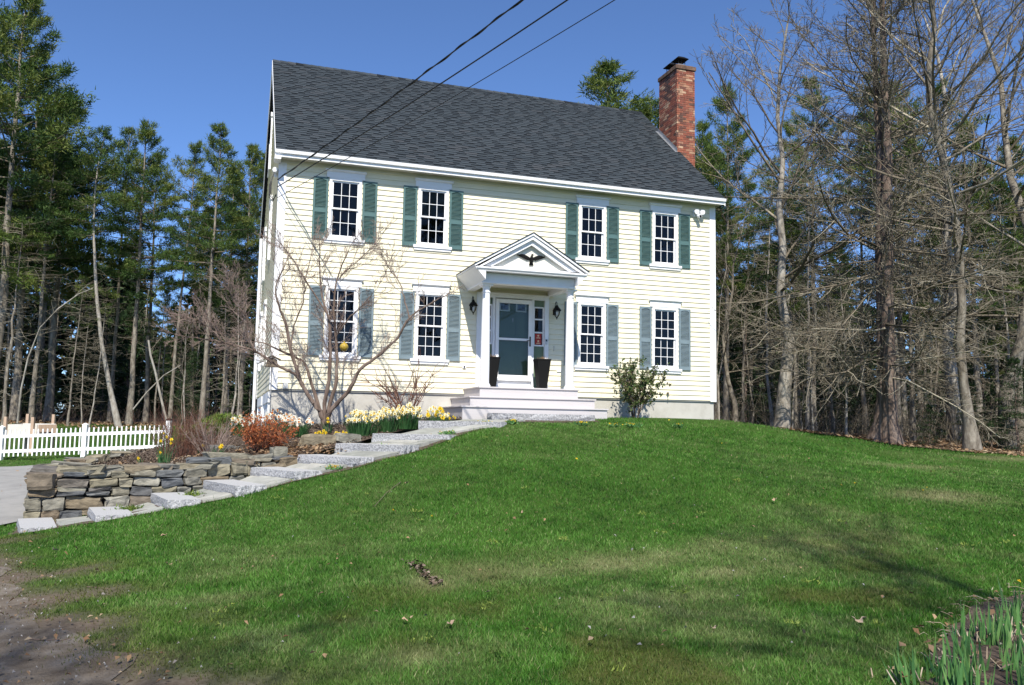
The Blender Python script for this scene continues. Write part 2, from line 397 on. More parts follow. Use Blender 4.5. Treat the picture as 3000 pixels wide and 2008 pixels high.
def inpoly(x, y, poly):
    x = np.asarray(x); y = np.asarray(y); r = np.zeros(x.shape, bool); n = len(poly); j = n - 1
    for i in range(n):
        xi, yi = poly[i]; xj, yj = poly[j]
        if yi != yj:
            r ^= ((yi > y) != (yj > y)) & (x < (xj - xi) * (y - yi) / (yj - yi) + xi)
        j = i
    return r
def polydist(x, y, poly):
    """distance to the outline"""
    best = np.full(np.shape(x), 1e9); n = len(poly)
    for i in range(n):
        a = poly[i]; b = poly[(i + 1) % n]; dx, dy = b[0] - a[0], b[1] - a[1]; L2 = dx * dx + dy * dy
        t = np.clip(((x - a[0]) * dx + (y - a[1]) * dy) / max(L2, 1e-9), 0, 1)
        best = np.minimum(best, np.hypot(x - a[0] - t * dx, y - a[1] - t * dy))
    return best
def vnoise(x, y, scale, seed=0):
    x = np.asarray(x) * scale + seed * 17.3; y = np.asarray(y) * scale + seed * 9.1
    xi = np.floor(x).astype(np.int64); yi = np.floor(y).astype(np.int64); fx = x - xi; fy = y - yi
    fx = fx * fx * (3 - 2 * fx); fy = fy * fy * (3 - 2 * fy)
    def hsh(a, b):
        v = (a * 374761393 + b * 668265263 + seed * 1274126177) & 0x7fffffff
        v = ((v ^ (v >> 13)) * 1274126177) & 0x7fffffff
        return ((v ^ (v >> 16)) & 0xffff) / 65535.0
    return (hsh(xi, yi) * (1 - fx) + hsh(xi + 1, yi) * fx) * (1 - fy) + (hsh(xi, yi + 1) * (1 - fx) + hsh(xi + 1, yi + 1) * fx) * fy

BED = [(-3.5, -5.1), (-2.4, -4.95), (-1.4, -4.8), (-.5, -4.45), (.3, -4.0), (1, -3.45), (1.9, -2.85), (2.75, -2.2), (3.3, -1.95), (3.95, -1.9), (3.95, -.02), (0.0, -.02), (-.4, .0), (-.5, 1.6), (-2.4, 2.6), (-3.15, .2), (-3.62, -1.8)]
DRIVE = [(-3.8, -5.0), (-3.95, -5.45), (-5.5, -5.75), (-8, -6.0), (-14, -6.4), (-24, -6.5), (-24, 7), (-14, 8.0), (-9.5, 6.9), (-6.6, 6.0), (-4.6, 5.5), (-2.9, 5.4), (-.05, 7.5), (-.05, 2.0), (-2.0, 2.6), (-3.2, 1.0), (-3.9, -1.8)]
DIRT = [(-3.9, -8.0), (-3.2, -9.3), (-2.75, -10.4), (-2.35, -11.7), (-2.0, -12.6), (-1.6, -13.4), (-1.25, -14.2), (-1.0, -16.0), (-1.3, -24), (-22, -24), (-22, -8.6), (-8, -8.0)]
IRIS = [(3.0, -15.8), (3.45, -15.3), (3.9, -14.95), (4.5, -14.5), (5.0, -14.2), (5.6, -13.95), (6.6, -13.7), (7.4, -14.6), (7.0, -17), (4.2, -17.2), (3.2, -16.6)]
PATHP = [(-3.75, -5.2), (-2.4, -5.15), (-1.5, -5.1), (-.55, -4.75), (.35, -4.25), (1.15, -3.7), (2.0, -3.1), (3.0, -2.35), (6.9, -1.9), (6.9, -2.5), (4.3, -3.35), (3.2, -4.15), (2.2, -4.95), (1.3, -5.65), (.35, -6.0), (-.55, -6.3), (-1.4, -6.55), (-2.3, -6.75), (-3.6, -6.75)]
FOREST = [(12.6, 4.2), (14.2, 3.2), (15.6, 2.5), (16.6, .9), (17.2, -.1), (18.2, -1.3), (18.9, -2.0), (20.2, -3.2), (22, -4.6), (26, -7), (60, -14), (110, 10), (110, 120), (-110, 120), (-110, 22), (-26, 24), (-15, 24.6), (-11, 25.3), (-7.8, 27), (-5.2, 28.2), (-3, 28), (-1.5, 22), (1, 14), (12, 10)]
HOUSE = [(0, 0), (11.28, 0), (11.28, 9.1), (0, 9.1)]

def grid_axis(dense_a, dense_b, step, far_a, far_b):
    a = list(np.arange(dense_a, dense_b + 1e-6, step))
    s, x, lo = step, dense_a, []
    while x > far_a: s *= 1.25; x -= s; lo.append(x)
    s, x, hi = step, dense_b, []
    while x < far_b: s *= 1.25; x += s; hi.append(x)
    return np.array(lo[::-1] + a + hi)
gx = grid_axis(-12, 24, .25, -400, 400); gy = grid_axis(-20, 14, .25, -400, 400)
GX, GY = np.meshgrid(gx, gy)
cx_, cy_ = np.clip(GX, -140, 140), np.clip(GY, -140, 140)
GZ = H(cx_, cy_)
GZ += (vnoise(GX, GY, 1.1, 3) - .5) * .05 + (vnoise(GX, GY, .35, 4) - .5) * .09
def Hn(x, y):
    """terrain height with its small bumps"""
    return H(x, y) + (vnoise(x, y, 1.1, 3) - .5) * .05 + (vnoise(x, y, .35, 4) - .5) * .09
nx, ny = len(gx), len(gy)
idx = np.arange(nx * ny).reshape(ny, nx)
quads = np.stack([idx[:-1, :-1], idx[:-1, 1:], idx[1:, 1:], idx[1:, :-1]], -1).reshape(-1, 4)

def dryness(x, y):
    d = np.clip((vnoise(x, y, .55, 5) * .5 + vnoise(x, y, 1.7, 6) * .35 + vnoise(x, y, 5.0, 7) * .25 - .52) * 2.2, 0, 1)
    near = np.clip((-9.0 - y) / 3.0, 0, 1)
    d = d * (.22 + .33 * near)
    for (ax, ay, sx, sy, k) in DRYSPOTS:
        d = np.maximum(d, k * np.exp(-((x - ax) / sx) ** 2 - ((y - ay) / sy) ** 2) * (.6 + .6 * vnoise(x, y, 4, 8)))
    return np.clip(d, 0, 1)
DRYSPOTS = [(9.096, -9.732, 0.900, 0.500, 0.950), (11.778, -6.354, 1.200, 0.400, 0.700), (2.948, -11.905, 0.900, 0.350, 0.800), (3.685, -12.596, 0.500, 0.250, 0.750), (1.786, -11.842, 1.200, 0.500, 0.550), (0.935, -12.045, 0.250, 0.350, 0.800),
            (0.325, -14.135, 0.600, 0.250, 0.600), (-0.992, -12.060, 0.500, 0.200, 0.600), (-0.491, -14.357, 0.400, 0.150, 0.600), (2.723, -13.172, 0.800, 0.250, 0.600), (17.500, -3.292, 1.600, 0.800, 0.700), (23.389, 4.860, 1.200, 0.600, 0.600)]
def mossiness(x, y):
    near = np.clip((-10.5 - y) / 3.0, 0, 1)
    return np.clip((vnoise(x, y, .8, 9) * .6 + vnoise(x, y, 2.6, 10) * .4 - .61) * 3.2, 0, .55) * near

def lawn_material(name, blade):
    m = bpy.data.materials.new(name); m.use_nodes = True
    nt = m.node_tree; N = nt.nodes; L = nt.links; bs = N['Principled BSDF']
    bs.inputs['Roughness'].default_value = .6 if blade else .95; bs.inputs['Specular IOR Level'].default_value = .25 if blade else .05
    def attr(n):
        a = N.new('ShaderNodeAttribute'); a.attribute_name = n; return a.outputs['Fac']
    def ramp(f, cols):
        r = N.new('ShaderNodeValToRGB'); e = r.color_ramp.elements
        while len(e) < len(cols): e.new(.5)
        for i, c in enumerate(cols): e[i].position = i / (len(cols) - 1); e[i].color = (*c, 1)
        L.new(f, r.inputs['Fac']); return r.outputs['Color']
    def mix(f, a, b):
        x = N.new('ShaderNodeMix'); x.data_type = 'RGBA'; L.new(f, x.inputs['Factor']); L.new(a, x.inputs['A']); L.new(b, x.inputs['B']); return x.outputs['Result']
    if blade:
        t = attr('tint')
        lush = ramp(t, [(.013, .053, .006), (.046, .148, .014), (.098, .24, .032), (.19, .335, .078)])
        dry = ramp(t, [(.10, .115, .045), (.20, .215, .085), (.32, .315, .16), (.45, .41, .24)])
        moss = ramp(t, [(.030, .040, .010), (.075, .075, .018), (.13, .10, .03), (.16, .14, .05)])
    else:
        nz = N.new('ShaderNodeTexNoise'); nz.inputs['Scale'].default_value = 30; nz.inputs['Detail'].default_value = 6
        tc = N.new('ShaderNodeTexCoord'); L.new(tc.outputs['Object'], nz.inputs['Vector']); t = nz.outputs['Fac']
        lush = ramp(t, [(.014, .032, .006), (.028, .062, .010), (.048, .095, .018), (.075, .125, .03)])
        dry = ramp(t, [(.06, .06, .028), (.13, .125, .06), (.22, .20, .11), (.30, .27, .16)])
        moss = ramp(t, [(.025, .026, .010), (.06, .05, .018), (.095, .07, .028), (.13, .10, .045)])
    c = mix(attr('moss'), mix(attr('dry'), lush, dry), moss)
    if not blade:
        c = mix(attr('dirt'), c, ramp(t, [(.05, .036, .025), (.095, .072, .053), (.14, .115, .09), (.21, .185, .155)]))
    L.new(c, bs.inputs['Base Color'])
    if blade:
        tr = N.new('ShaderNodeBsdfTranslucent'); L.new(c, tr.inputs['Color']); ms = N.new('ShaderNodeMixShader'); ms.inputs['Fac'].default_value = .3
        L.new(bs.outputs['BSDF'], ms.inputs[1]); L.new(tr.outputs['BSDF'], ms.inputs[2]); L.new(ms.outputs['Shader'], N['Material Output'].inputs['Surface'])
    return m
def fattr(me, name, vals):
    a = me.attributes.new(name, 'FLOAT', 'POINT'); a.data.foreach_set('value', np.asarray(vals, dtype=np.float32))

gme = np_mesh('ground', np.stack([GX, GY, GZ], -1).reshape(-1, 3), quads, lawn_material('lawn_soil', False), smooth=True)
def dirtiness(x, y):
    dd = polydist(x, y, DIRT); sd = np.where(inpoly(x, y, DIRT), -dd, dd) + (vnoise(x, y, 1.6, 21) - .5) * 1.1 + (vnoise(x, y, 5, 22) - .5) * .5
    return np.clip(1 - (sd - .15) / .6, 0, 1)
fattr(gme, 'dirt', dirtiness(GX.ravel(), GY.ravel()))
fattr(gme, 'dry', dryness(GX.ravel(), GY.ravel())); fattr(gme, 'moss', mossiness(GX.ravel(), GY.ravel()))
tag(link('ground', gme), 'green front lawn on a rise in front of the house', kind='structure')

def sheet(name, poly, step, mt, off, hfun=None, wob=0.0, label=None):
    """ground sheet cut to a polygon that follows the terrain"""
    out = []
    n = len(poly)
    for i in range(n):
        a, b = Vector(poly[i]), Vector(poly[(i + 1) % n]); k = max(1, int((b - a).length / (step * .7))) if (b - a).length < 30 else 6
        for q in range(k):
            p = a.lerp(b, q / k); w = wob
            if w: p = p + Vector((noise.noise((p.x * 2.1, p.y * 2.1, 0)) * w + noise.noise((p.x * 7, p.y * 7, 4)) * w * .5, noise.noise((p.x * 2.1, p.y * 2.1, 9)) * w + noise.noise((p.x * 7, p.y * 7, 14)) * w * .5))
            out.append(p)
    xs = [p.x for p in out]; ys = [p.y for p in out]
    ox, oy = np.meshgrid(np.arange(max(min(xs), -30), min(max(xs), 34), step), np.arange(max(min(ys), -26), min(max(ys), 50), step))
    ox, oy = ox.ravel(), oy.ravel()
    pl = [(p.x, p.y) for p in out]
    k = inpoly(ox, oy, pl) & (polydist(ox, oy, pl) > step * .4)
    pts = out + [Vector((a, b)) for a, b in zip(ox[k], oy[k])]
    r = delaunay_2d_cdt(pts, [(i, (i + 1) % len(out)) for i in range(len(out))], [], 1, 1e-5)
    vx = np.array([p.x for p in r[0]]); vy = np.array([p.y for p in r[0]])
    vz = (hfun or Hn)(vx, vy) + off
    me = bpy.data.meshes.new(name)
    me.from_pydata(list(zip(vx.tolist(), vy.tolist(), vz.tolist())), [], [tuple(f) for f in r[2]])
    me.materials.append(mt); me.polygons.foreach_set('use_smooth', np.ones(len(me.polygons), bool)); me.update()
    fl = [p for p in me.polygons if p.normal.z < 0]
    if len(fl) > len(me.polygons) / 2: me.flip_normals()
    return tag(link(name, me), label, kind='structure')
sheet('driveway', DRIVE, .5, M['asphalt'], .03, label='old grey asphalt driveway behind the stone wall')
sheet('road_shoulder', DIRT, .25, M['dirt'], .006, wob=.25, label='bare dirt and gravel shoulder in the bottom corner')
sheet('forest_floor', FOREST, .8, M['litter'], .03, wob=.5, label='leaf covered forest floor under the trees')
sheet('iris_bed', IRIS, .2, M['mulch'], .02, wob=.12, label='small mulched bed with green iris shoots')
sheet('garden_bed', BED, .2, M['mulch'], 0.0, hfun=lambda x, y: tps_eval(TB, x, y) + (vnoise(x, y, 2.5, 12) - .5) * .05, wob=0, label='mulched flower bed in front of the house')

# ------------------------------------------------------------------ house
house = empty('house')
tag(house, 'two storey cream clapboard house with slate grey gable roof', 'house')
L_, HT, DEP = 11.28, 5.262, 9.1
RY, RZ, EY, EZ = 4.5507, 9.4119, -0.3432, 5.3556
SL = Vector((0, RY - EY, RZ - EZ)); SLEN = SL.length; SLU = SL.normalized(); RN = Vector((0, -SLU.z, SLU.y))
EXPO = .1283
WX = [1.4926, 3.5813, 7.7254, 9.7941]; WW = .748
UT, UB, LT, LB = 4.916, 3.503, 2.385, 0.795
DOOR = (4.72, 6.56, .14, 2.47)

def cut(iv, holes):
    out = [iv]
    for a, b in holes:
        nx_ = []
        for p, q in out:
            if b <= p or a >= q: nx_.append((p, q)); continue
            if a > p: nx_.append((p, a))
            if b < q: nx_.append((b, q))
        out = nx_
    return [o for o in out if o[1] - o[0] > .03]

# front wall: every clapboard between the openings is a piece
fw = MB()
holes_all = []
for x in WX:
    holes_all.append((x - WW / 2 + .035, x + WW / 2 - .035, UB + .03, UT - .03)); holes_all.append((x - WW / 2 + .035, x + WW / 2 - .035, LB + .03, LT - .03))
holes_all.append((DOOR[0] + .04, DOOR[1] - .04, -.1, DOOR[3] - .03))
zs = sorted({-.02, HT + .1} | {h[2] for h in holes_all} | {h[3] for h in holes_all})
for za, zb in zip(zs[:-1], zs[1:]):
    hs = [(h[0], h[1]) for h in holes_all if h[2] < zb - 1e-4 and h[3] > za + 1e-4]
    for a, b in cut((.01, L_ - .01), hs):
        fw.box(a, b, .012, .14, max(za, -.02), zb)
front_wall = fw.build('front_wall', M['siding'], house)
nC = 41
ex = HT / nC
def clap_mesh(a, b, z0, hh, nm='clapboard'):
    m = MB(); m.prism([(a, -.024, z0), (a, -.003, z0 + hh + .004), (a, .009, z0 + hh + .004), (a, .009, z0)], (b - a, 0, 0)); return m.mesh(nm, M['siding'])
for i in range(nC):
    z0 = i * ex + .001
    hs = [(h[0], h[1]) for h in holes_all if h[2] < z0 + ex and h[3] > z0]
    for a, b in cut((.15, L_ - .15), hs):
        # real boards are joined here and there
        if b - a > 4.5:
            c = a + (b - a) * (.25 + .5 * rnd.random())
            for p, q in ((a, c - .0012), (c + .0012, b)): link('clapboard', clap_mesh(p, q, z0, ex), front_wall)
        else:
            link('clapboard', clap_mesh(a, b, z0, ex), front_wall)
# gable walls, back wall, inner floors
gab = MB()
gab.prism([(.012, .14, -.02), (.012, DEP - .14, -.02), (.012, DEP - .14, 5.3), (.012, RY, RZ - .25), (.012, .14, 5.45)], (.13, 0, 0))
gw = gab.build('gable_wall', M['siding'], house)
gab = MB(); gab.prism([(L_ - .142, .14, -.02), (L_ - .142, DEP - .14, -.02), (L_ - .142, DEP - .14, 5.3), (L_ - .142, RY, RZ - .25), (L_ - .142, .14, 5.45)], (.13, 0, 0))
gab.build('gable_wall', M['siding'], house)
MB().box(.15, L_ - .15, DEP - .15, DEP, -.02, 5.4).build('back_wall', M['siding'], house)
i = 0
while True:
    z0 = i * ex + .001
    zt = z0 + ex
    ya, yb = .05, DEP - .05
    if zt > 5.25:
        ya = max(ya, (zt + .05 - EZ) / (RZ - EZ) * (RY - EY) + EY); yb = 2 * RY - ya
    if yb - ya < .15: break
    m = MB(); m.prism([(-.018, ya, z0), (.009, ya, z0), (.009, ya, zt + .004), (-.004, ya, zt + .004)], (0, yb - ya, 0)); link('clapboard', m.mesh('clapboard', M['siding']), gw)
    i += 1
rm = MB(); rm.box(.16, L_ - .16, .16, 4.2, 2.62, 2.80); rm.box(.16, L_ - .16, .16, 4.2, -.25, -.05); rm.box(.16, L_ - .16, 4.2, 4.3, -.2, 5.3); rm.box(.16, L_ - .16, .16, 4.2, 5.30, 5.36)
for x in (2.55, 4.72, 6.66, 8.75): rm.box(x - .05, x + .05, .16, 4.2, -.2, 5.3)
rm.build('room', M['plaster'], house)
# corner boards, foundation
def vtrim(name, x0, x1, y0, y1, z0, z1): return MB().box(x0, x1, y0, y1, z0, z1).build(name, M['trim'], house, bevel=.004)
vtrim('corner_board', -.024, .15, -.026, .0085, -.03, HT - .005); vtrim('corner_board', L_ - .15, L_ + .024, -.026, .0085, -.03, HT - .005)
vtrim('corner_board', -.0245, .0085, .0086, .10, -.03, HT + .16); vtrim('corner_board', -.024, .009, DEP - .10, DEP + .02, -.03, HT)
fd = MB(); fd.box(.03, L_ - .03, .03, DEP - .03, -2.6, -.022)
fd.build('foundation', M['concrete'], house)
MB().box(-.004, L_ + .004, -.0045, .029, -.034, -.003).build('starter_strip', M['grey_pvc'], house)

# roof
roof = MB().prism([(-.11, EY + .02, EZ - .03), (-.11, RY, RZ - .012), (-.11, RY, RZ - .16), (-.11, EY + .02, EZ - .16)], (L_ + .22, 0, 0)).build('roof', M['roof_felt'], house)
MB().prism([(-.11, 2 * RY - EY, EZ - .03), (-.11, RY + .002, RZ - .012), (-.11, RY + .002, RZ - .16), (-.11, 2 * RY - EY, EZ - .16)], (L_ + .22, 0, 0)).build('roof_back', M['shingle_far'], house)
def rp(u, v, h): return Vector((u, EY, EZ)) + SLU * v + RN * h
tabs = []
nrow = int(SLEN / EXPO) + 1
for r in range(nrow):
    v0 = r * EXPO - .02; v1 = min(v0 + EXPO + .02, SLEN - .005)
    u = -.125; lvl = rnd.random() < .5
    while u < L_ + .125:
        w = rnd.uniform(.18, .40) if lvl else rnd.uniform(.13, .27)
        u1 = min(u + w, L_ + .125)
        if L_ + .125 - u1 < .06: u1 = L_ + .125
        
        if lvl: tabs.append((u, u1, v0, v1, .011, min(1, max(.45, rnd.gauss(.72, .13)))))
        else:
            vm = v0 + .02 + (v1 - v0 - .02) * .52
            tabs.append((u, u1, v0, vm, .005, min(1, max(.4, rnd.gauss(.64, .13))))); tabs.append((u, u1, vm, v1, .0035, abs(rnd.gauss(.06, .07))))  # recessed tab: darker lower layer, with the raised tabs' shadow band put into its colour
        lvl = not lvl; u = u1
def tab_shape(m, T, tint):
    u0, u1, v0, v1, h, _ = T
    p = [rp(u0, v0, -.004), rp(u1, v0, -.004), rp(u1, v1, -.004), rp(u0, v1, -.004), rp(u0, v0, h + .006), rp(u1, v0, h + .006), rp(u1, v1, .001), rp(u0, v1, .001)]
    m.add(p, [(4, 5, 6, 7), (0, 1, 5, 4), (1, 2, 6, 5), (3, 0, 4, 7)], tint)
camv = Vector((-.884, -19.866, -.712))
tabs.sort(key=lambda T: (rp((T[0] + T[1]) / 2, T[2], 0) - camv).length - (T[1] - T[0]) * 6)
for T in tabs[:300]:
    m = MB(); tab_shape(m, T, T[5]); link('shingle', m.mesh('shingle', M['shingle_far'], tints=True), roof)
rest = MB()
for T in tabs[300:]: tab_shape(rest, T, T[5])
tag(rest.build('shingle_courses', M['shingle_far'], roof, tints=True), kind='stuff')
rc = MB()
u = -.12
while u < L_ + .1:
    u1 = min(u + .21, L_ + .12)
    a = Vector((u, RY, RZ))
    rc.add([a - SLU * .14 + RN * .02, a + Vector((0, 0, .035)), a + Vector((0, .107, -.06)), Vector((u1, RY, RZ)) - SLU * .14 + RN * .012, Vector((u1, RY, RZ + .025)), Vector((u1, RY + .107, RZ - .07))], [(0, 3, 4, 1), (1, 4, 5, 2), (0, 1, 2), (5, 4, 3)], rnd.random())
    u = u1
rc.build('ridge_cap', M['shingle_far'], roof, tints=True)
# fascia, gutter line, soffit, rakes
MB().box(-.13, L_ + .13, EY + .012, EY + .035, EZ - .165, EZ - .032).build('fascia', M['trim'], house, bevel=.003)
gt = MB(); gt.prism([(-.135, EY - .045, EZ - .012), (-.135, EY - .035, EZ - .085), (-.135, EY + .011, EZ - .10), (-.135, EY + .011, EZ - .012)], (L_ + .27, 0, 0)); gt.build('gutter', M['trim'], house)
sf = MB(); sf.box(-.12, L_ + .12, EY + .036, -.001, EZ - .135, EZ - .105)
k = 0
while k * .1 < L_ + .1:
    sf.box(-.11 + k * .1, -.09 + k * .1, EY + .04, -.03, EZ - .139, EZ - .1345); k += 1
sf.build('soffit', M['soffit'], house)
MB().box(.0, L_, -.030, -.0185, EZ - .20, EZ - .136).build('frieze', M['soffit'], house)
for sx in (-.135, L_ + .112):
    q = MB(); q.prism([(sx, EY + .0, EZ - .02), (sx, RY, RZ - .004), (sx, RY, RZ - .20), (sx, EY + .0, EZ - .20)], (.022, 0, 0)); q.build('rake_board', M['trim'], house)
    q = MB(); q.prism([(sx, 2 * RY - EY, EZ - .02), (sx, RY + .001, RZ - .004), (sx, RY + .001, RZ - .20), (sx, 2 * RY - EY, EZ - .20)], (.022, 0, 0)); q.build('rake_board', M['trim'], house)
MB().box(-.14, .0, EY - .04, -.02, EZ - .235, EZ - .166).build('eave_return', M['trim'], house)

# windows
def win_frame(w, h):
    m = MB(); a = .062; y0, y1 = -.048, .10
    m.box(-w / 2, -w / 2 + a, y0, y1, 0, h); m.box(w / 2 - a, w / 2, y0, y1, 0, h); m.box(-w / 2 + a, w / 2 - a, y0, y1, h - a, h); m.box(-w / 2 + a, w / 2 - a, y0, y1, 0, .045)
    return m
def sash_mesh(w, h, rows, y):
    m = MB(); s = .036; m.box(-w / 2, -w / 2 + s, y, y + .035, 0, h); m.box(w / 2 - s, w / 2, y, y + .035, 0, h); m.box(-w / 2 + s, w / 2 - s, y, y + .035, 0, s); m.box(-w / 2 + s, w / 2 - s, y, y + .035, h - s, h)
    iw, ih = w - 2 * s, h - 2 * s
    for c in (1, 2): m.box(-iw / 2 + iw * c / 3 - .0065, -iw / 2 + iw * c / 3 + .0065, y + .006, y + .03, s, h - s)
    for r in range(1, rows): m.box(-iw / 2, iw / 2, y + .0065, y + .0295, s + ih * r / rows - .0065, s + ih * r / rows + .0065)
    return m, iw, ih, s
WM = {}
def window(x, zb, zt, rows, extra=None, lab=None, parent=house, xf=None):
    h = zt - zb
    key = (round(h, 3), rows)
    if key not in WM:
        d = {'frame': win_frame(WW, h).mesh('window', M['trim'])}
        hd = MB(); hd.box(-.44, .44, -.056, -.004, h + .001, h + .135); hd.prism([(-.44, -.0565, h + .136), (-.47, -.105, h + .175), (-.47, -.105, h + .195), (-.47, -.004, h + .195), (-.44, -.004, h + .136)], (0, 0, 0)) if False else None
        hd.prism([(-.475, -.004, h + .136), (-.475, -.058, h + .136), (-.475, -.100, h + .170), (-.475, -.100, h + .192), (-.475, -.004, h + .200)], (.95, 0, 0))
        d['header'] = hd.mesh('window_header', M['trim'])
        si = MB(); si.box(-.47, .47, -.075, -.004, -.062, -.0005); si.box(-.45, .45, -.05, -.0045, -.12, -.0625); d['sill'] = si.mesh('window_sill', M['trim'])
        sw, shh = WW - .124, (h - .062 - .045) / 2
        lo, iw, ih, s = sash_mesh(sw, shh + .02, rows, .022); up, iw2, ih2, s2 = sash_mesh(sw, shh + .015, rows, -.016)
        d['lo'] = lo.mesh('sash', M['trim']); d['up'] = up.mesh('sash', M['trim']); d['dim'] = (sw, shh, iw, ih, s, ih2)
        pw, ph = iw / 3 - .004, ih / rows - .004
        d['pane'] = MB().box(-pw / 2, pw / 2, -.002, .002, -ph / 2, ph / 2).mesh('pane', M['glass'])
        WM[key] = d
    d = WM[key]; sw, shh, iw, ih, s, ih2 = d['dim']
    o = link('window', d['frame'], parent, (x, 0, zb))
    link('window_header', d['header'], o); link('window_sill', d['sill'], o)
    link('sash', d['lo'], o, (0, 0, .045)); link('sash', d['up'], o, (0, 0, .045 + shh - .015))
    for base, yy, hh in ((.045, .040, ih), (.045 + shh - .015, .002, ih2)):
        for r in range(rows):
            for c in range(3):
                link('pane', d['pane'], o, (-iw / 2 + iw * (c + .5) / 3, yy, base + s + hh * (r + .5) / rows), (rnd.gauss(0, .004), 0, rnd.gauss(0, .004)))
    if lab: o['label'] = lab
    return o, h, sw
def curtain_mesh(x0, x1, z0, z1, y, nm='curtain', amp=.02, n=24):
    V, Fq = [], []
    for i_ in range(n + 1):
        u_ = i_ / n; yy = y + amp * math.sin(u_ * (x1 - x0) * 70)
        V += [(x0 + (x1 - x0) * u_, yy, z0), (x0 + (x1 - x0) * u_, yy, z1)]
    Fq = [(2 * i_, 2 * i_ + 2, 2 * i_ + 3, 2 * i_ + 1) for i_ in range(n)]
    return np_mesh(nm, V, Fq, M['curtain'])
SHM = {}
def shutter(x, zb, zt, kind, w=.335):
    h = zt - zb; mt = M['shutter_dark'] if kind == 'dark' else M['shutter_pale']; key = (round(h, 3), kind)
    if key not in SHM:
        m = MB(); s = .045; yb, yf = -.012, -.050
        m.box(-w / 2, -w / 2 + s, yf, yb, 0, h); m.box(w / 2 - s, w / 2, yf, yb, 0, h)
        mid = h * .46
        m.box(-w / 2 + s, w / 2 - s, yf + .002, yb, 0, .095); m.box(-w / 2 + s, w / 2 - s, yf + .002, yb, mid - .05, mid + .05)
        arch = [(-w / 2 + s, yf + .002, h)] + [(-w / 2 + s + (w - 2 * s) * k_ / 8, yf + .002, h - .075 + .035 * math.sin(math.pi * k_ / 8)) for k_ in range(9)] + [(w / 2 - s, yf + .002, h)]
        m.prism(arch, (0, .036, 0))
        lv = MB()
        for za, zb_ in ((.098, mid - .052), (mid + .052, h - .045)):
            n = int((zb_ - za) / .030)
            for k_ in range(n):
                z = za + (zb_ - za) * (k_ + .5) / n
                lv.obox((0, -.030, z), (1, 0, 0), w / 2 - s + .002, Vector((0, -.72, -.69)).normalized(), .016, Vector((0, -.69, .72)).normalized(), .003)
        bk = MB().box(-w / 2 + s - .004, w / 2 - s + .004, -.0155, -.012, .05, h - .03)
        SHM[key] = (m.mesh('shutter', mt), lv.mesh('louvers', mt), bk.mesh('shutter_back', mt))
    a, b, c = SHM[key]
    o = link('shutter', a, house, (x, 0, zb)); tag(link('louvers', b, o), kind='stuff'); link('shutter_back', c, o)
    if kind == 'pale': o['label'] = 'faded grey green louvred shutter'
    return o
for k, x in enumerate(WX):
    o, h, sw = window(x, UB, UT, 2)
    if k == 1:
        bl = MB()
        for q in range(22): bl.box(-.3, .3, .10, .104, h * .5 + q * .03, h * .5 + q * .03 + .027)
        bl.build('window_blind', M['blind'], o)
    if k >= 2: link('curtain', curtain_mesh(.16, .30, .1, h - .1, .16), o)
    o, h2, sw = window(x, LB, LT, 3)
    if k == 3: link('curtain', curtain_mesh(-.3, .3, h2 * .86, h2 - .08, .16), o)
    for sgn in (-1, 1):
        shutter(x + sgn * (WW / 2 + .025 + .1675), UB - .01 - .03, UT - .01, 'dark'); shutter(x + sgn * (WW / 2 + .025 + .1675), LB - .02, LT - .01, 'pale')
# gable side windows: casing and dark glass, seen edge on
def side_window(y0, y1, z0, z1):
    m = MB(); a = .09
    m.box(-.055, -.002, y0, y0 + a, z0, z1); m.box(-.055, -.002, y1 - a, y1, z0, z1); m.box(-.055, -.002, y0 + a, y1 - a, z1 - a, z1); m.box(-.07, -.002, y0 - .03, y1 + .03, z0 - .05, z0)
    m.box(-.07, -.002, y0 - .04, y1 + .04, z1, z1 + .12)
    o = m.build('side_window', M['trim'], house)
    MB().box(-.03, -.021, y0 + a, y1 - a, z0, z1 - a).build('side_pane', M['lens_black'], o)
    MB().box(-.040, -.0305, y0 + a, y1 - a, (z0 + z1) / 2 - .02, (z0 + z1) / 2 + .02).build('sash', M['trim'], o)
for a in ((5.6, 6.5, 6.62, 8.15), (3.1, 3.95, 3.5, 5.05), (6.6, 7.5, 3.5, 4.95), (4.0, 4.9, .8, 2.4), (6.7, 7.6, .8, 2.4)): side_window(*a)
MB().tube([(-.09, DEP - .05, 5.2), (-.09, DEP - .05, -1.9)], .05, 6).build('downspout', M['trim'], house)
# garage bays low in the gable wall
for y0 in (.35, 4.4):
    g_ = MB(); g_.box(-.03, .029, y0, y0 + .18, -2.0, -.3); g_.box(-.03, .029, y0 + 2.9, y0 + 3.08, -2.0, -.3); g_.box(-.035, .029, y0 - .05, y0 + 3.13, -.3, -.06)
    gd = g_.build('garage_frame', M['trim'], house); MB().box(.0, .0295, y0 + .18, y0 + 2.9, -2.0, -.3).build('garage_door', M['porch_white'], gd)

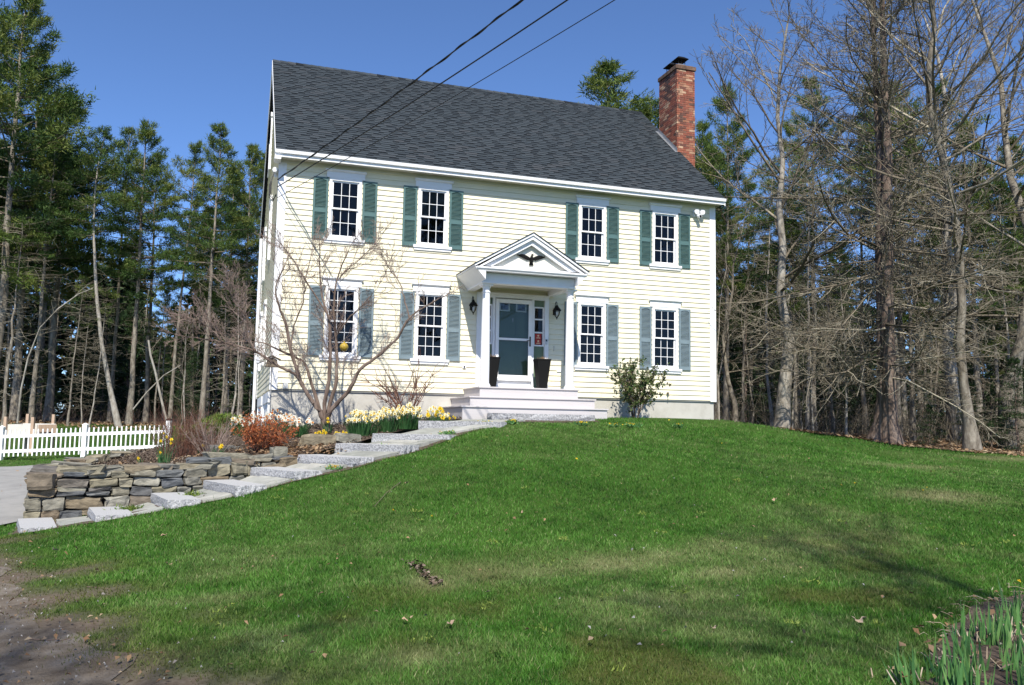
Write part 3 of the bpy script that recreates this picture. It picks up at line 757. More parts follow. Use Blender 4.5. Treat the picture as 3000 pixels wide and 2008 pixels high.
# chimney
CX0, CX1, CY0, CY1, CZT = 11.30, 11.90, 2.05, 3.15, 10.02
ch = MB().box(CX0 + .012, CX1 - .012, CY0 + .012, CY1 - .012, -1.2, CZT - .14).build('chimney', M['mortar'], house)
bricks = []
z = 5.6; r = 0; bh, bl_, jt = .0575, .20, .0095
while z + bh < CZT - .14:
    for side in range(4):
        a, b = (CX0, CX1) if side in (0, 2) else (CY0, CY1)
        u = a + (0 if r % 2 == 0 else -.105)
        while u < b - .01:
            u0, u1 = max(u, a), min(u + bl_, b)
            if u1 - u0 > .03: bricks.append((side, u0, u1, z))
            u += bl_ + jt
    z += bh + jt; r += 1
def brick_shape(m, B, tint):
    s, u0, u1, z = B; d = .011 + rnd.uniform(-.002, .002)
    if s == 0: m.box(u0, u1, CY0 + .012 - d, CY0 + .05, z, z + bh, tint)
    elif s == 2: m.box(u0, u1, CY1 - .05, CY1 - .012 + d, z, z + bh, tint)
    elif s == 3: m.box(CX0 + .012 - d, CX0 + .05, u0, u1, z, z + bh, tint)
    else: m.box(CX1 - .05, CX1 - .012 + d, u0, u1, z, z + bh, tint)
def roofz(y): return EZ + (y - EY) / (RY - EY) * (RZ - EZ)
vis = [B for B in bricks if B[0] == 0 and B[3] > 6.75] + [B for B in bricks if B[0] == 3 and B[3] > roofz((B[1] + B[2]) / 2) - .1]
vis.sort(key=lambda B: (0 if B[0] == 0 else 1, -B[3]))
vis = [B for B in vis if not (B[0] == 3 and abs((B[1] + B[2]) / 2 - 2.62) < .22 and B[3] > 8.6)]; sel = vis[:300]; sset = set(sel)
for B in sel:
    m = MB(); brick_shape(m, B, .5); link('brick', m.mesh('brick', M['brick']), ch)
rest = MB()
for B in bricks:
    if B not in sset: brick_shape(rest, B, .571 if (B[0] == 3 and rnd.random() < .9 * math.exp(-(((B[1] + B[2]) / 2 - 2.62) / .17) ** 2) * min(1, max(0, (B[3] - 8.5) / .9))) else rnd.random())
tag(rest.build('brickwork', M['brick_far'], ch, tints=True), kind='stuff')
cc = MB(); cc.box(CX0 - .035, CX1 + .035, CY0 - .035, CY1 + .035, CZT - .14, CZT - .02); cc.box(CX0 + .03, CX1 - .03, CY0 + .03, CY1 - .03, CZT - .02, CZT + .02); cc.build('chimney_crown', M['chimney_cap'], ch, bevel=.01)
for cy in (2.42, 2.92):
    f = MB(); f.box(11.48, 11.74, cy - .13, cy + .13, CZT + .02, CZT + .10); fl = f.build('flue', M['chimney_cap'], ch)
    f = MB(); f.box(11.49, 11.73, cy - .12, cy + .12, CZT + .10, CZT + .145); f.build('flue_collar', M['rust_metal'], fl)
    f = MB()
    for px_, py_ in ((11.50, -.11), (11.72, -.11), (11.50, .11), (11.72, .11), (11.61, -.11), (11.61, .11)): f.box(px_ - .008, px_ + .008, cy + py_ - .008, cy + py_ + .008, CZT + .145, CZT + .29)
    for q in range(14): f.box(11.495 + q * .0172, 11.497 + q * .0172, cy - .112, cy - .110, CZT + .145, CZT + .29)
    f.lathe((11.61, cy, CZT), [(.27, .285), (.28, .30), (.13, .39), (.04, .40)], 4, sq=True); f.build('chimney_cap', M['black_metal'], fl)
fls = MB()
for q in range(9):
    y0 = CY0 - .05 + q * .135; zz = roofz(y0)
    fls.add([(CX0 - .012, y0, zz + .0), (CX0 - .012, y0 + .16, zz + .135), (CX0 - .014, y0 + .16, zz + .27), (CX0 - .014, y0, zz + .15), ], [(0, 1, 2, 3)], .5)
    a, b = rp(CX0 - .10, 0, 0), None
    v0 = (y0 - EY) / SLU.y; fls.add([rp(CX0 - .09, v0, .022), rp(CX0 + .0, v0, .024), rp(CX0 + .0, v0 + .21, .020), rp(CX0 - .09, v0 + .21, .018)], [(0, 1, 2, 3)])
fls.build('flashing', M['lead'], ch)

# ------------------------------------------------------------------ porch, part of the house
porch = empty('porch', (5.6, -1.2, .13), parent=house)
def P_(m, name, mt, **k):
    o = m.build(name, mt, None, **k); o.parent = porch; o.location = (-5.6, 1.2, -.13); return o
PW = M['porch_white']
# pediment roof
ax, ap, ez_, ya = 5.576, 3.66, 2.85, -1.62
xl, xr = 4.20, 6.952
for sg, xe in ((-1, xl), (1, xr)):
    m = MB(); m.prism([(ax, ya, ap), (xe, ya, ez_), (xe, ya, ez_ - .05), (ax, ya, ap - .055)], (0, 1.60, 0)); P_(m, 'porch_roof', M['trim'])
    n2 = Vector((ap - ez_, 0, abs(ax - xe))).normalized(); n2.x *= sg
    m = MB(); a, b = Vector((ax, 0, ap)), Vector((xe + sg * .015, 0, ez_ - .009))
    m.prism([a + n2 * .004, b + n2 * .004, b + n2 * .016, a + n2 * .016 + Vector((0, 0, .003))], (0, 1, 0)); 
    for i_ in range(len(m.v)): m.v[i_] = (m.v[i_][0], -.006 if m.v[i_][1] > .5 else ya - .02, m.v[i_][2])
    P_(m, 'porch_shingles', M['roof_felt'])
    # raking cornice and soffit
    m = MB(); m.prism([(ax, ya + .03, ap - .057), (xe + -sg * .05, ya + .03, ez_ - .03 - .045), (xe - sg * .05, ya + .03, ez_ - .115), (ax, ya + .03, ap - .145)], (0, .09, 0)); P_(m, 'raking_cornice', PW)
    m = MB(); m.prism([(ax, ya + .10, ap - .143), (xe - sg * .26, ya + .10, ez_ - .006), (xe - sg * .44, ya + .10, ez_ - .006), (ax, ya + .10, ap - .265)], (0, .06, 0)); P_(m, 'raking_cornice', PW)
    m = MB(); m.prism([(xe - sg * .01, ya + .02, ez_ - .05), (xe - sg * .27, ya + .02, ez_ - .05), (xe - sg * .265, ya + .02, ez_ - .33), (xe - sg * .21, ya + .02, ez_ - .27)] if sg < 0 else [(xe - sg * .01, ya + .02, ez_ - .05), (xe - sg * .21, ya + .02, ez_ - .27), (xe - sg * .265, ya + .02, ez_ - .33), (xe - sg * .27, ya + .02, ez_ - .05)], (0, 1.6, 0)); P_(m, 'boxed_eave', PW)
m = MB(); m.box(xl + .10, xr - .10, ya + .015, ya + .20, 2.715, 2.80); m.prism([(xl + .05, ya - .02, 2.80), (xl + .05, ya - .02, 2.765), (xl + .05, ya + .014, 2.725), (xl + .05, ya + .014, 2.80)], (xr - xl - .10, 0, 0)); P_(m, 'pediment_cornice', PW)
m = MB(); m.prism([(xl + .2, ya + .20, 2.80), (xr - .2, ya + .20, 2.80), (ax, ya + .20, ap - .10)], (0, .03, 0)); P_(m, 'tympanum', M['petal_panel'])
m = MB(); m.prism([(xl + .35, ya + .11, 2.80), (xr - .35, ya + .11, 2.80), (xr - .45, ya + .11, 2.845), (xl + .45, ya + .11, 2.845)], (0, .08, 0)); P_(m, 'pediment_base', PW)
# entablature: front beam, two side beams, ceiling
m = MB(); m.box(4.465, 6.712, -1.37, -1.19, 2.475, 2.714); m.box(4.45, 6.727, -1.385, -1.371, 2.475, 2.51); P_(m, 'front_beam', PW)
for x in (4.465, 6.532):
    m = MB(); m.box(x, x + .18, -1.188, -.02, 2.476, 2.714); P_(m, 'side_beam', PW)
m = MB(); m.box(4.647, 6.530, -1.188, -.02, 2.60, 2.63); P_(m, 'porch_ceiling', M['soffit'])
for x in (4.605, 6.665):
    m = MB(); m.lathe((x, -1.19, .13), [(.135, 0), (.135, .035), (.118, .05), (.118, .065), (.100, .085), (.104, .5), (.102, .9), (.095, 1.5), (.084, 2.13), (.083, 2.14), (.096, 2.15), (.096, 2.17), (.083, 2.18), (.083, 2.25), (.105, 2.28), (.11, 2.30)], 24)
    m.box(x - .125, x + .125, -1.315, -1.065, 2.431, 2.474); P_(m, 'column', M['trim'], smooth=True)
# deck and stairs
def step(x0, x1, y0, zt, zb, nm):
    m = MB(); m.box(x0 - .03, x1 + .03, y0 - .03, .028, zt - .032, zt); P_(m, nm + '_tread', M['deck'], bevel=.006)
    m = MB(); m.box(x0, x1, y0, .0275, zb, zt - .033); P_(m, nm + '_riser', M['deck'])
step(4.45, 6.82, -1.35, .13, -.10, 'deck'); step(4.15, 7.11, -1.65, -.101, -.32, 'step'); step(3.90, 7.29, -1.95, -.321, -.75, 'step')
# front door unit
dr = MB()
dr.box(4.715, 4.90, -.06, .10, .14, 2.47); dr.box(6.46, 6.56, -.06, .10, .14, 2.47); dr.box(4.90, 6.46, -.06, .10, 2.36, 2.47); dr.box(5.12, 5.18, -.05, .10, .14, 2.36); dr.box(6.12, 6.18, -.05, .10, .14, 2.36)
dr.box(4.78, 6.58, -.10, -.0605, 2.44, 2.475)
P_(dr, 'door_frame', PW)
m = MB(); m.box(5.12, 6.18, -.12, .10, .1305, .20); m.box(5.19, 6.11, -.02, .10, .2005, .34); P_(m, 'threshold', PW)
for x0, x1 in ((4.90, 5.12), (6.18, 6.46)):
    m = MB(); m.box(x0, x1, .02, .07, .14, 1.22); sl = P_(m, 'sidelight', M['door_green']); m = MB(); m.box(x0, x1, .02, .07, 2.2, 2.36); P_(m, 'sidelight_top', M['door_green'])
    m = MB(); w_ = x1 - x0
    for a, b in ((x0, x0 + .035), (x1 - .035, x1)): m.box(a, b, .005, .06, 1.221, 2.199)
    for zz in (1.221, 1.545, 1.87, 2.164): m.box(x0 + .035, x1 - .035, .005, .06, zz, zz + .035)
    P_(m, 'sidelight_frame', M['trim'])
    for zz in (1.256, 1.58, 1.905):
        m = MB(); m.box(x0 + .035, x1 - .035, .03, .034, zz, zz + .28); P_(m, 'pane', M['glass'])
    m = MB(); m.box(x0, x1, .18, .20, .14, 2.36); P_(m, 'sidelight_shade', M['roof_felt'])
# two red window stickers in the right sidelight
for zz in (1.27, 1.405):
    m = MB(); m.box(6.24, 6.40, .024, .0285, zz, zz + .125); st = P_(m, 'sticker', M['red_print'])
    m = MB(); m.lathe((0, 0, 0), [(.024, 0), (.024, .0015)], 12); 
    m.v = [(6.32 + p[0], .0235 - p[2], zz + .082 + p[1]) for p in m.v]; m.box(6.265, 6.375, .0225, .0238, zz + .018, zz + .030); m.box(6.285, 6.355, .0225, .0238, zz + .038, zz + .046); P_(m, 'sticker_print', M['print_yellow'])
# inner door
m = MB(); m.box(5.24, 6.06, .04, .09, .345, 2.36)
idoor = P_(m, 'front_door', M['door_green'])
for x0, x1 in ((5.30, 5.57), (5.73, 6.0)):
    m = MB(); m.box(x0, x1, .028, .039, 2.05, 2.27); P_(m, 'door_light_frame', M['trim']); m = MB(); m.box(x0 + .035, x1 - .035, .024, .0275, 2.085, 2.235); P_(m, 'door_pane', M['lens_black'])
    for za, zb in ((.46, .98), (1.12, 1.98)):
        m = MB(); m.box(x0, x1, .032, .039, za, zb); m.box(x0 + .03, x1 - .03, .026, .0315, za + .03, zb - .03); P_(m, 'door_panel', M['door_green'])
m = MB(); m.box(5.635, 5.665, .022, .0315, 1.80, 1.89); P_(m, 'door_knocker', M['rust_metal'])
# storm door
m = MB(); s0, s1, zb, zt = 5.185, 6.112, .345, 2.335
m.box(s0, s0 + .085, -.085, -.051, zb, zt); m.box(s1 - .085, s1, -.085, -.051, zb, zt); m.box(s0 + .085, s1 - .085, -.085, -.051, zt - .10, zt); m.box(s0 + .085, s1 - .085, -.085, -.051, zb, zb + .14); m.box(s0 + .085, s1 - .085, -.083, -.052, 1.33, 1.385)
P_(m, 'storm_door', M['trim'], bevel=.004)
for za, zb_ in ((zb + .14, 1.33), (1.385, zt - .10)):
    m = MB(); m.box(s0 + .085, s1 - .085, -.070, -.066, za, zb_); P_(m, 'storm_glass', M['door_glass'])
m = MB(); m.box(s1 - .062, s1 - .028, -.095, -.0855, 1.20, 1.44); m.tube([(s1 - .045, -.095, 1.34), (s1 - .045, -.13, 1.34), (s1 - .14, -.13, 1.335)], .009, 6); P_(m, 'door_handle', M['black_metal'])
m = MB(); m.box(6.475, 6.525, -.085, -.061, 1.27, 1.40); P_(m, 'doorbell', M['grey_light']); m = MB(); m.box(6.482, 6.518, -.088, -.0855, 1.34, 1.392); P_(m, 'doorbell_camera', M['lens_black'])
# small wall fittings that belong to the house
MB().box(.26, .37, -.07, -.012, .01, .135).build('dryer_vent', M['grey_light'], house)
o = MB().box(4.39, 4.47, -.045, -.012, .61, .70).build('outlet_cover', M['trim'], house); MB().box(4.415, 4.445, -.06, -.0455, .625, .665).build('outlet_plug', M['black_metal'], o)
MB().box(6.80, 6.91, -.04, -.012, .61, .69).build('outlet_cover', M['trim'], house)
MB().box(6.705, 6.73, -.04, -.012, 1.12, 1.24).build('porch_switch', M['soffit'], house)
m = MB(); m.tube([(9.85, .0, .155), (9.85, -.10, .155), (9.85, -.115, .08)], .016, 6); m.lathe((9.85, -.075, .165), [(.03, .0), (.03, .02)], 8); m.build('hose_tap', M['feeder_wood'], house)
# service entrance on the gable corner
sv = MB(); sv.tube([(-.05, .42, 4.92), (-.07, .36, 5.04), (-.10, .16, 5.02)], [.05, .075, .06], 8)
so = sv.build('service_mast', M['trim'], house)
lp = MB()
for q in range(3):
    lp.tube([(-.10, .18, 5.0), (-.17 - q * .02, .12, 4.75 - q * .05), (-.18 - q * .015, .05, 4.45 - q * .06), (-.12, -.02, 4.28 - q * .02), (-.06, -.045, 4.36 + q * .02)], .010, 5)
lp.build('service_loop', M['cable'], so)

# ------------------------------------------------------------------ path with granite steps and flagstones
path = tag(empty('path', (0, -5, -1.5)), 'curving path of granite steps and flagstones', kind='structure')
def keep(o, par):
    """parent without moving"""
    o.parent = par; o.matrix_parent_inverse = Matrix.Translation(par.location).inverted(); return o
STEPS = [(3.62, -3.02, -.66), (2.55, -3.62, -.92), (1.70, -4.28, -1.10), (.90, -4.86, -1.29), (.06, -5.27, -1.49), (-.73, -5.62, -1.68), (-1.57, -5.86, -1.86), (-2.43, -6.02, -2.05), (-3.37, -6.03, -2.20)]
HEAD = []
for i in range(9):
    a = STEPS[max(0, i - 1)]; b = STEPS[min(8, i + 1)]; HEAD.append(Vector((a[0] - b[0], a[1] - b[1])).normalized())
HEAD[0] = Vector((.55, .83)); HEAD[1] = Vector((.62, .78)); HEAD[2] = Vector((.74, .67)); HEAD[8] = Vector((.97, .22)); HEAD[7] = Vector((.97, .2)); HEAD[0].normalize()
def rough_slab(hx, hy, t, nm, mt, seed):
    r_ = random.Random(seed); m = MB(); n = 9
    ring = []
    for k in range(n): ring.append((-hx + 2 * hx * k / n, -hy))
    for k in range(3): ring.append((hx, -hy + 2 * hy * k / 3))
    for k in range(n): ring.append((hx - 2 * hx * k / n, hy))
    for k in range(3): ring.append((-hx, hy - 2 * hy * k / 3))
    N_ = len(ring)
    top = [(x + r_.uniform(-.006, .006), y + r_.uniform(-.006, .006), 0) for x, y in ring]
    mid = [(x * 1.012 + r_.uniform(-.016, .016), y * 1.02 + r_.uniform(-.016, .016), -t * .5 + r_.uniform(-.02, .02)) for x, y in ring]
    bot = [(x + r_.uniform(-.02, .02), y + r_.uniform(-.02, .02), -t) for x, y in ring]
    fs = [tuple(range(N_))] + [(i + N_, (i + 1) % N_ + N_, (i + 1) % N_, i) for i in range(N_)] + [(i + 2 * N_, (i + 1) % N_ + 2 * N_, (i + 1) % N_ + N_, i + N_) for i in range(N_)]
    m.add(top + mid + bot, fs); me = m.mesh(nm, [mt, M['granite_rough']])
    for p in me.polygons:
        if abs(p.normal.z) < .7: p.material_index = 1
    return me
for i, (x, y, z) in enumerate(STEPS):
    hd = HEAD[i]; ang = math.atan2(hd.y, hd.x)
    ln = [.86, .80, .76, .74, .72, .70, .68, .64, .64][i]; dp = [.22, .24, .23, .23, .24, .24, .23, .24, .22][i]
    keep(link('granite_step', rough_slab(dp, ln, .20, 'granite_step', M['granite'], 40 + i), None, (x, y, z), (0, 0, ang)), path)
# top step block below the porch stairs
keep(link('granite_step', rough_slab(1.18, .17, .16, 'granite_step', M['granite_rough'], 77), None, (5.62, -2.18, -.47)), path)
# flagstones between the steps
fr_ = random.Random(5)
for i in range(9):
    x, y, z = STEPS[i]; hd = HEAD[i]
    if i == 0: x2, y2, z2 = 4.6, -2.35, -.62; hd2 = HEAD[0]
    else: x2, y2, z2 = STEPS[i - 1]; z2 -= .15; hd2 = HEAD[i - 1]
    a = Vector((x, y)) + hd * .25; b = Vector((x2, y2)) - hd2 * .25
    pa, pb = Vector((-hd.y, hd.x)), Vector((-hd2.y, hd2.x)); w = .68
    cuts = sorted([-1, 1] + [fr_.uniform(-.65, -.2), fr_.uniform(.1, .65)])
    zt_a, zt_b = z - .045, z2 + .01
    for q in range(3):
        rows_ = [(0, 1)] if (b - a).length < .55 or fr_.random() < .4 else [(0, .5), (.5, 1)]
        for t0, t1 in rows_:
            g = .012
            def pt(t, s):
                p = a.lerp(b, t) + pa.lerp(pb, t) * (s * w); return Vector((p.x, p.y, zt_a + (zt_b - zt_a) * t))
            s0, s1 = cuts[q] + g * 1.6, cuts[q + 1] - g * 1.6; e0, e1 = t0 + .02, t1 - .02
            P4 = [pt(e0, s0), pt(e0, s1), pt(e1, s1), pt(e1, s0)]
            poly = []
            for k in range(4):
                p, n_ = P4[k], P4[(k + 1) % 4]
                poly.append(p + Vector((fr_.uniform(-.02, .02), fr_.uniform(-.02, .02), 0))); poly.append(p.lerp(n_, .5) + Vector((fr_.uniform(-.03, .03), fr_.uniform(-.03, .03), 0)))
            dz = fr_.uniform(-.012, .012) + max(0, h1(sum(p.x for p in poly) / len(poly), sum(p.y for p in poly) / len(poly)) + .04 - sum(p.z for p in poly) / len(poly)); poly = [p + Vector((0, 0, dz)) for p in poly]
            keep(MB().prism(poly, (0, 0, -.07)).build('flagstone', M['flag']), path)
sheet('path_base', PATHP, .2, M['mulch'], .012, label='dark soil between the path stones')

# ------------------------------------------------------------------ dry stone wall
wall = tag(empty('stone_wall', (-3.6, -5.2, -2.25)), 'low dry stone retaining wall of grey and tan field stones beside the steps', 'stone wall')
SR = random.Random(21)
def stone_mesh(sx, sy, sz, seed, nm='stone', round_=.16):
    r_ = random.Random(seed); g = [-1, -.62, .62, 1]; V = []; ix = {}
    for a in range(4):
        for b in range(4):
            for c in range(4):
                if a in (0, 3) or b in (0, 3) or c in (0, 3):
                    p = Vector((g[a], g[b], g[c])); q = p.normalized() * 1.25
                    nb = sum(1 for t in (a, b, c) if t in (0, 3)); k = (0, 0.0, round_ * .8, round_ * 1.6)[nb]
                    p = p.lerp(q, k)
                    ix[(a, b, c)] = len(V); V.append(p)
    ph = r_.random() * 50
    out = []
    for p in V:
        n1 = noise.noise_vector(p * 1.1 + Vector((ph, 0, 0))) * .26; n2 = noise.noise_vector(p * 2.7 + Vector((0, ph, 0))) * .12
        p = p + n1 + n2; out.append((p.x * sx, p.y * sy, p.z * sz))
    fs = []
    for a in range(3):
        for b in range(3):
            fs += [(ix[(a, b, 0)], ix[(a, b + 1, 0)], ix[(a + 1, b + 1, 0)], ix[(a + 1, b, 0)]), (ix[(a, b, 3)], ix[(a + 1, b, 3)], ix[(a + 1, b + 1, 3)], ix[(a, b + 1, 3)]),
                   (ix[(a, 0, b)], ix[(a + 1, 0, b)], ix[(a + 1, 0, b + 1)], ix[(a, 0, b + 1)]), (ix[(a, 3, b)], ix[(a, 3, b + 1)], ix[(a + 1, 3, b + 1)], ix[(a + 1, 3, b)]),
                   (ix[(0, a, b)], ix[(0, a, b + 1)], ix[(0, a + 1, b + 1)], ix[(0, a + 1, b)]), (ix[(3, a, b)], ix[(3, a + 1, b)], ix[(3, a + 1, b + 1)], ix[(3, a, b + 1)])]
    m = MB(); m.add(out, fs); return m.mesh(nm, M['stone'])
def lay(line, tops, bots, seed, depth=.15, side=-1):
    """courses of stones along a line; side: which way the face looks"""
    r_ = random.Random(seed); seg = [Vector(p) for p in line]; cum = [0]
    for a, b in zip(seg[:-1], seg[1:]): cum.append(cum[-1] + (b - a).length)
    def at(s):
        s = min(max(s, 0), cum[-1])
        for i in range(len(seg) - 1):
            if s <= cum[i + 1] or i == len(seg) - 2:
                t = (s - cum[i]) / (cum[i + 1] - cum[i]); p = seg[i].lerp(seg[i + 1], t); d = (seg[i + 1] - seg[i]).normalized()
                return p, d, tops[i] + (tops[i + 1] - tops[i]) * t, bots[i] + (bots[i + 1] - bots[i]) * t
    z = min(bots) - .02
    while z < max(tops):
        s = r_.uniform(-.05, .02); ch_ = r_.uniform(.125, .20)
        while s < cum[-1]:
            ln = r_.choice((r_.uniform(.16, .28), r_.uniform(.24, .40), r_.uniform(.32, .54)))
            p, d, zt, zb = at(s + ln / 2)
            if z + ch_ > zb - .02 and z < zt - .05:
                h = ch_ if z + ch_ * 1.3 < zt else max(.07, zt - z)
                parts_ = [(z, h)] if r_.random() > .13 or h < .1 else [(z, h * .48), (z + h * .5, h * .5)]
                n_ = Vector((d.y, -d.x)) * (1 if side < 0 else -1)
                for zz, hh in parts_:
                    dd = depth + r_.uniform(-.02, .03); c = p - n_ * (dd - .0 - r_.uniform(0, .055))
                    o = link('stone', stone_mesh(ln / 2 * 1.02, dd, hh / 2 * 1.0, r_.random()), None, (c.x, c.y, zz + hh / 2), (r_.uniform(-.09, .09), r_.uniform(-.09, .09), math.atan2(d.y, d.x) + r_.uniform(-.1, .1)))
                    keep(o, wall)
            s += ln + .020
        z += ch_ + .012
FRONT = [(-3.66, -5.22), (-3.0, -5.16), (-2.4, -5.08), (-1.4, -4.96), (-.55, -4.6), (.25, -4.15)]
lay(FRONT, [-1.56, -1.55, -1.53, -1.50, -1.40, -1.29], [-2.27, -2.2, -2.12, -1.95, -1.74, -1.5], 3)
lay([(-3.15, .35), (-3.55, -1.0), (-3.72, -2.2), (-3.74, -3.6), (-3.66, -5.18)], [-1.55, -1.56, -1.58, -1.57, -1.57], [-2.1, -2.15, -2.18, -2.22, -2.27], 9)
# capping slabs lying on top, and the back arm towards the fence
for i in range(26):
    t = i / 25
    if i < 12:
        x = -3.40 + 2.75 * (i / 11.0) + SR.uniform(-.06, .06); y = -4.98 + .42 * (i / 11.0) ** 2 + SR.uniform(-.05, .16); zz = -1.555 + .10 * (i / 11.0) ** 2
    else:
        u = (i - 12) / 13.0; x = -3.52 + .25 * u + .75 * u * u + SR.uniform(-.12, .12); y = -4.5 + 6.6 * u; zz = -1.56 + .08 * u
    o = link('stone', stone_mesh(SR.uniform(.14, .30), SR.uniform(.11, .2), SR.uniform(.035, .07), 500 + i), None, (x, y, zz + .03), (SR.uniform(-.1, .1), SR.uniform(-.1, .1), SR.uniform(-.5, .5)))
    keep(o, wall)
for (x, y, z, sx, sy, sz, rz_) in ((-1.15, -4.52, -1.40, .36, .17, .06, .1), (-.85, -4.30, -1.33, .38, .18, .06, .35), (-.35, -4.28, -1.36, .24, .14, .05, .5), (.0, -4.15, -1.30, .13, .12, .13, .3), (.15, -4.28, -1.44, .16, .12, .10, .4), (-.1, -4.42, -1.55, .2, .12, .09, .4)):
    keep(link('stone', stone_mesh(sx, sy, sz, int(x * 100 + 900)), None, (x, y, z), (SR.uniform(-.08, .08), SR.uniform(-.12, .05), rz_)), wall)
# dark fill behind the stones
wc = MB()
for (a, b), (ta, tb) in zip(zip(FRONT[:-1], FRONT[1:]), zip([-1.62, -1.61, -1.6, -1.57, -1.47], [-1.61, -1.6, -1.57, -1.47, -1.36])):
    wc.add([(a[0], a[1] + .14, -2.4), (b[0], b[1] + .14, -2.4), (b[0], b[1] + .14, tb), (a[0], a[1] + .14, ta), (a[0], a[1] + .40, -2.4), (b[0], b[1] + .40, -2.4), (b[0], b[1] + .40, tb), (a[0], a[1] + .40, ta)], [(0, 1, 2, 3), (4, 7, 6, 5), (3, 2, 6, 7), (0, 3, 7, 4), (1, 5, 6, 2)])
keep(wc.build('wall_fill', M['wall_core']), wall)
# loose boulders in the bed
for lab, (x, y, z), s in (('dark rounded boulder between the orange shrub and the steps', (.78, -2.95, -1.12), (.34, .2, .15)), ('grey brown boulder half hidden behind the orange shrub', (-.95, -2.15, -1.36), (.32, .22, .15)), ('small flat rock on the mulch beside the upper granite steps', (1.35, -2.95, -1.02), (.24, .15, .09))):
    tag(link('boulder', stone_mesh(*s, seed=int(x * 77 + 300), nm='boulder', round_=.3), None, (x, y, z), (0, .05, .3)), lab, 'boulder')

# ------------------------------------------------------------------ white picket fence
FA, FB, FC_ = Vector((-7.092, 8.724, -1.947)), Vector((-4.790, 7.958, -1.838)), Vector((-2.487, 7.191, -1.718))
fdir = (FC_ - FA); fdir.z = 0; fl_ = fdir.length; fdir.normalize(); fang = math.atan2(fdir.y, fdir.x)
fence = tag(empty('picket_fence', (FB.x, FB.y, FB.z)), 'white vinyl picket fence running behind the driveway', 'fence')
pm = {}
pk = MB(); pk.box(-.019, .019, -.010, .010, .06, .80); pk.prism([(-.019, -.010, .80), (.019, -.010, .80), (.012, -.010, .835), (-.012, -.010, .835)], (0, .02, 0)); pk = pk.mesh('picket', M['white_vinyl'])
po = MB(); po.box(-.064, .064, -.064, .064, -.3, .90); po.lathe((0, 0, .90), [(.10, 0), (.10, .02), (.015, .065)], 4, sq=True); po = po.mesh('post', M['white_vinyl'])
pd = MB(); pd.box(-.064, .064, -.064, .064, -.3, .96); pd.lathe((0, 0, .96), [(.10, .001), (.10, .035), (.02, .07)], 4, sq=True); pd = pd.mesh('post', [M['white_vinyl'], M['black_metal']])
for p in pd.polygons:
    if p.center.z > .961: p.material_index = 1
sec = fl_ / 2
def fpos(s): return FA + fdir * s
def fz(s): return FA.z + (FC_.z - FA.z) * s / fl_
for s in (-2 * sec, -sec, 0, sec, 2 * sec):
    p = fpos(s); o = keep(link('post', pd if s == 2 * sec else po, None, (p.x, p.y, fz(s)), (0, 0, fang)), fence)
    if s == 2 * sec: o['label'] = 'white end post with dark solar cap'
for k in range(-2, 2):
    s0, s1 = k * sec, (k + 1) * sec
    for za in (.17, .60):
        a, b = fpos(s0 + .064), fpos(s1 - .064); m = MB(); d_ = Vector((fdir.x, fdir.y, 0)); c = (a + b) / 2; c.z = (fz(s0) + fz(s1)) / 2 + za + .045; dd = b - a; dd.z = fz(s1) - fz(s0)
        keep(m.obox(c, dd.normalized(), dd.length / 2, Vector((-d_.y, d_.x, 0)), .02, Vector((0, 0, 1)), .045).build('rail', M['white_vinyl']), fence)
    n = 17
    for q in range(n):
        s = s0 + .064 + (sec - .128) * (q + .5) / n; p = fpos(s)
        keep(link('picket', pk, None, (p.x, p.y, fz(s)), (0, 0, fang + .0)), fence).location += Vector((-fdir.y, fdir.x, 0)) * -.0305

# raised planter on four stakes behind the fence
B0 = Vector((-6.892, 11.296, -1.893)); bz = h1(B0.x, B0.y)
pb = tag(empty('raised_planter', (B0.x, B0.y, bz), fang), 'whitewashed raised garden planter on four pale wooden posts behind the picket fence', 'planter')
for px_, py_, hh in ((-.60, -.28, 1.20), (-.24, .32, 1.30), (.27, -.28, 1.20), (.60, .32, 1.30)):
    MB().box(px_ - .045, px_ + .045, py_ - .045, py_ + .045, -.1, hh).build('post', M['cedar'], pb)
MB().box(-.70, .38, -.232, -.20, .60, .78).build('board', M['white_board'], pb); MB().box(-.70, .38, -.232, -.20, .785, .96).build('board', M['white_board'], pb)
MB().box(-.34, .72, .24, .272, .62, 1.0).build('board', M['white_board'], pb); MB().prism([(.40, -.2, .6), (.74, .24, .6), (.74, .24, .98), (.40, -.2, .96)], (.03, -.02, 0)).build('board', M['cedar'], pb); MB().prism([(-.70, -.2, .6), (-.36, .24, .6), (-.36, .24, .98), (-.70, -.2, .96)], (.03, -.02, 0)).build('board', M['white_board'], pb)
MB().box(-.66, .68, -.198, .238, .70, .74).build('soil', M['mulch'], pb)

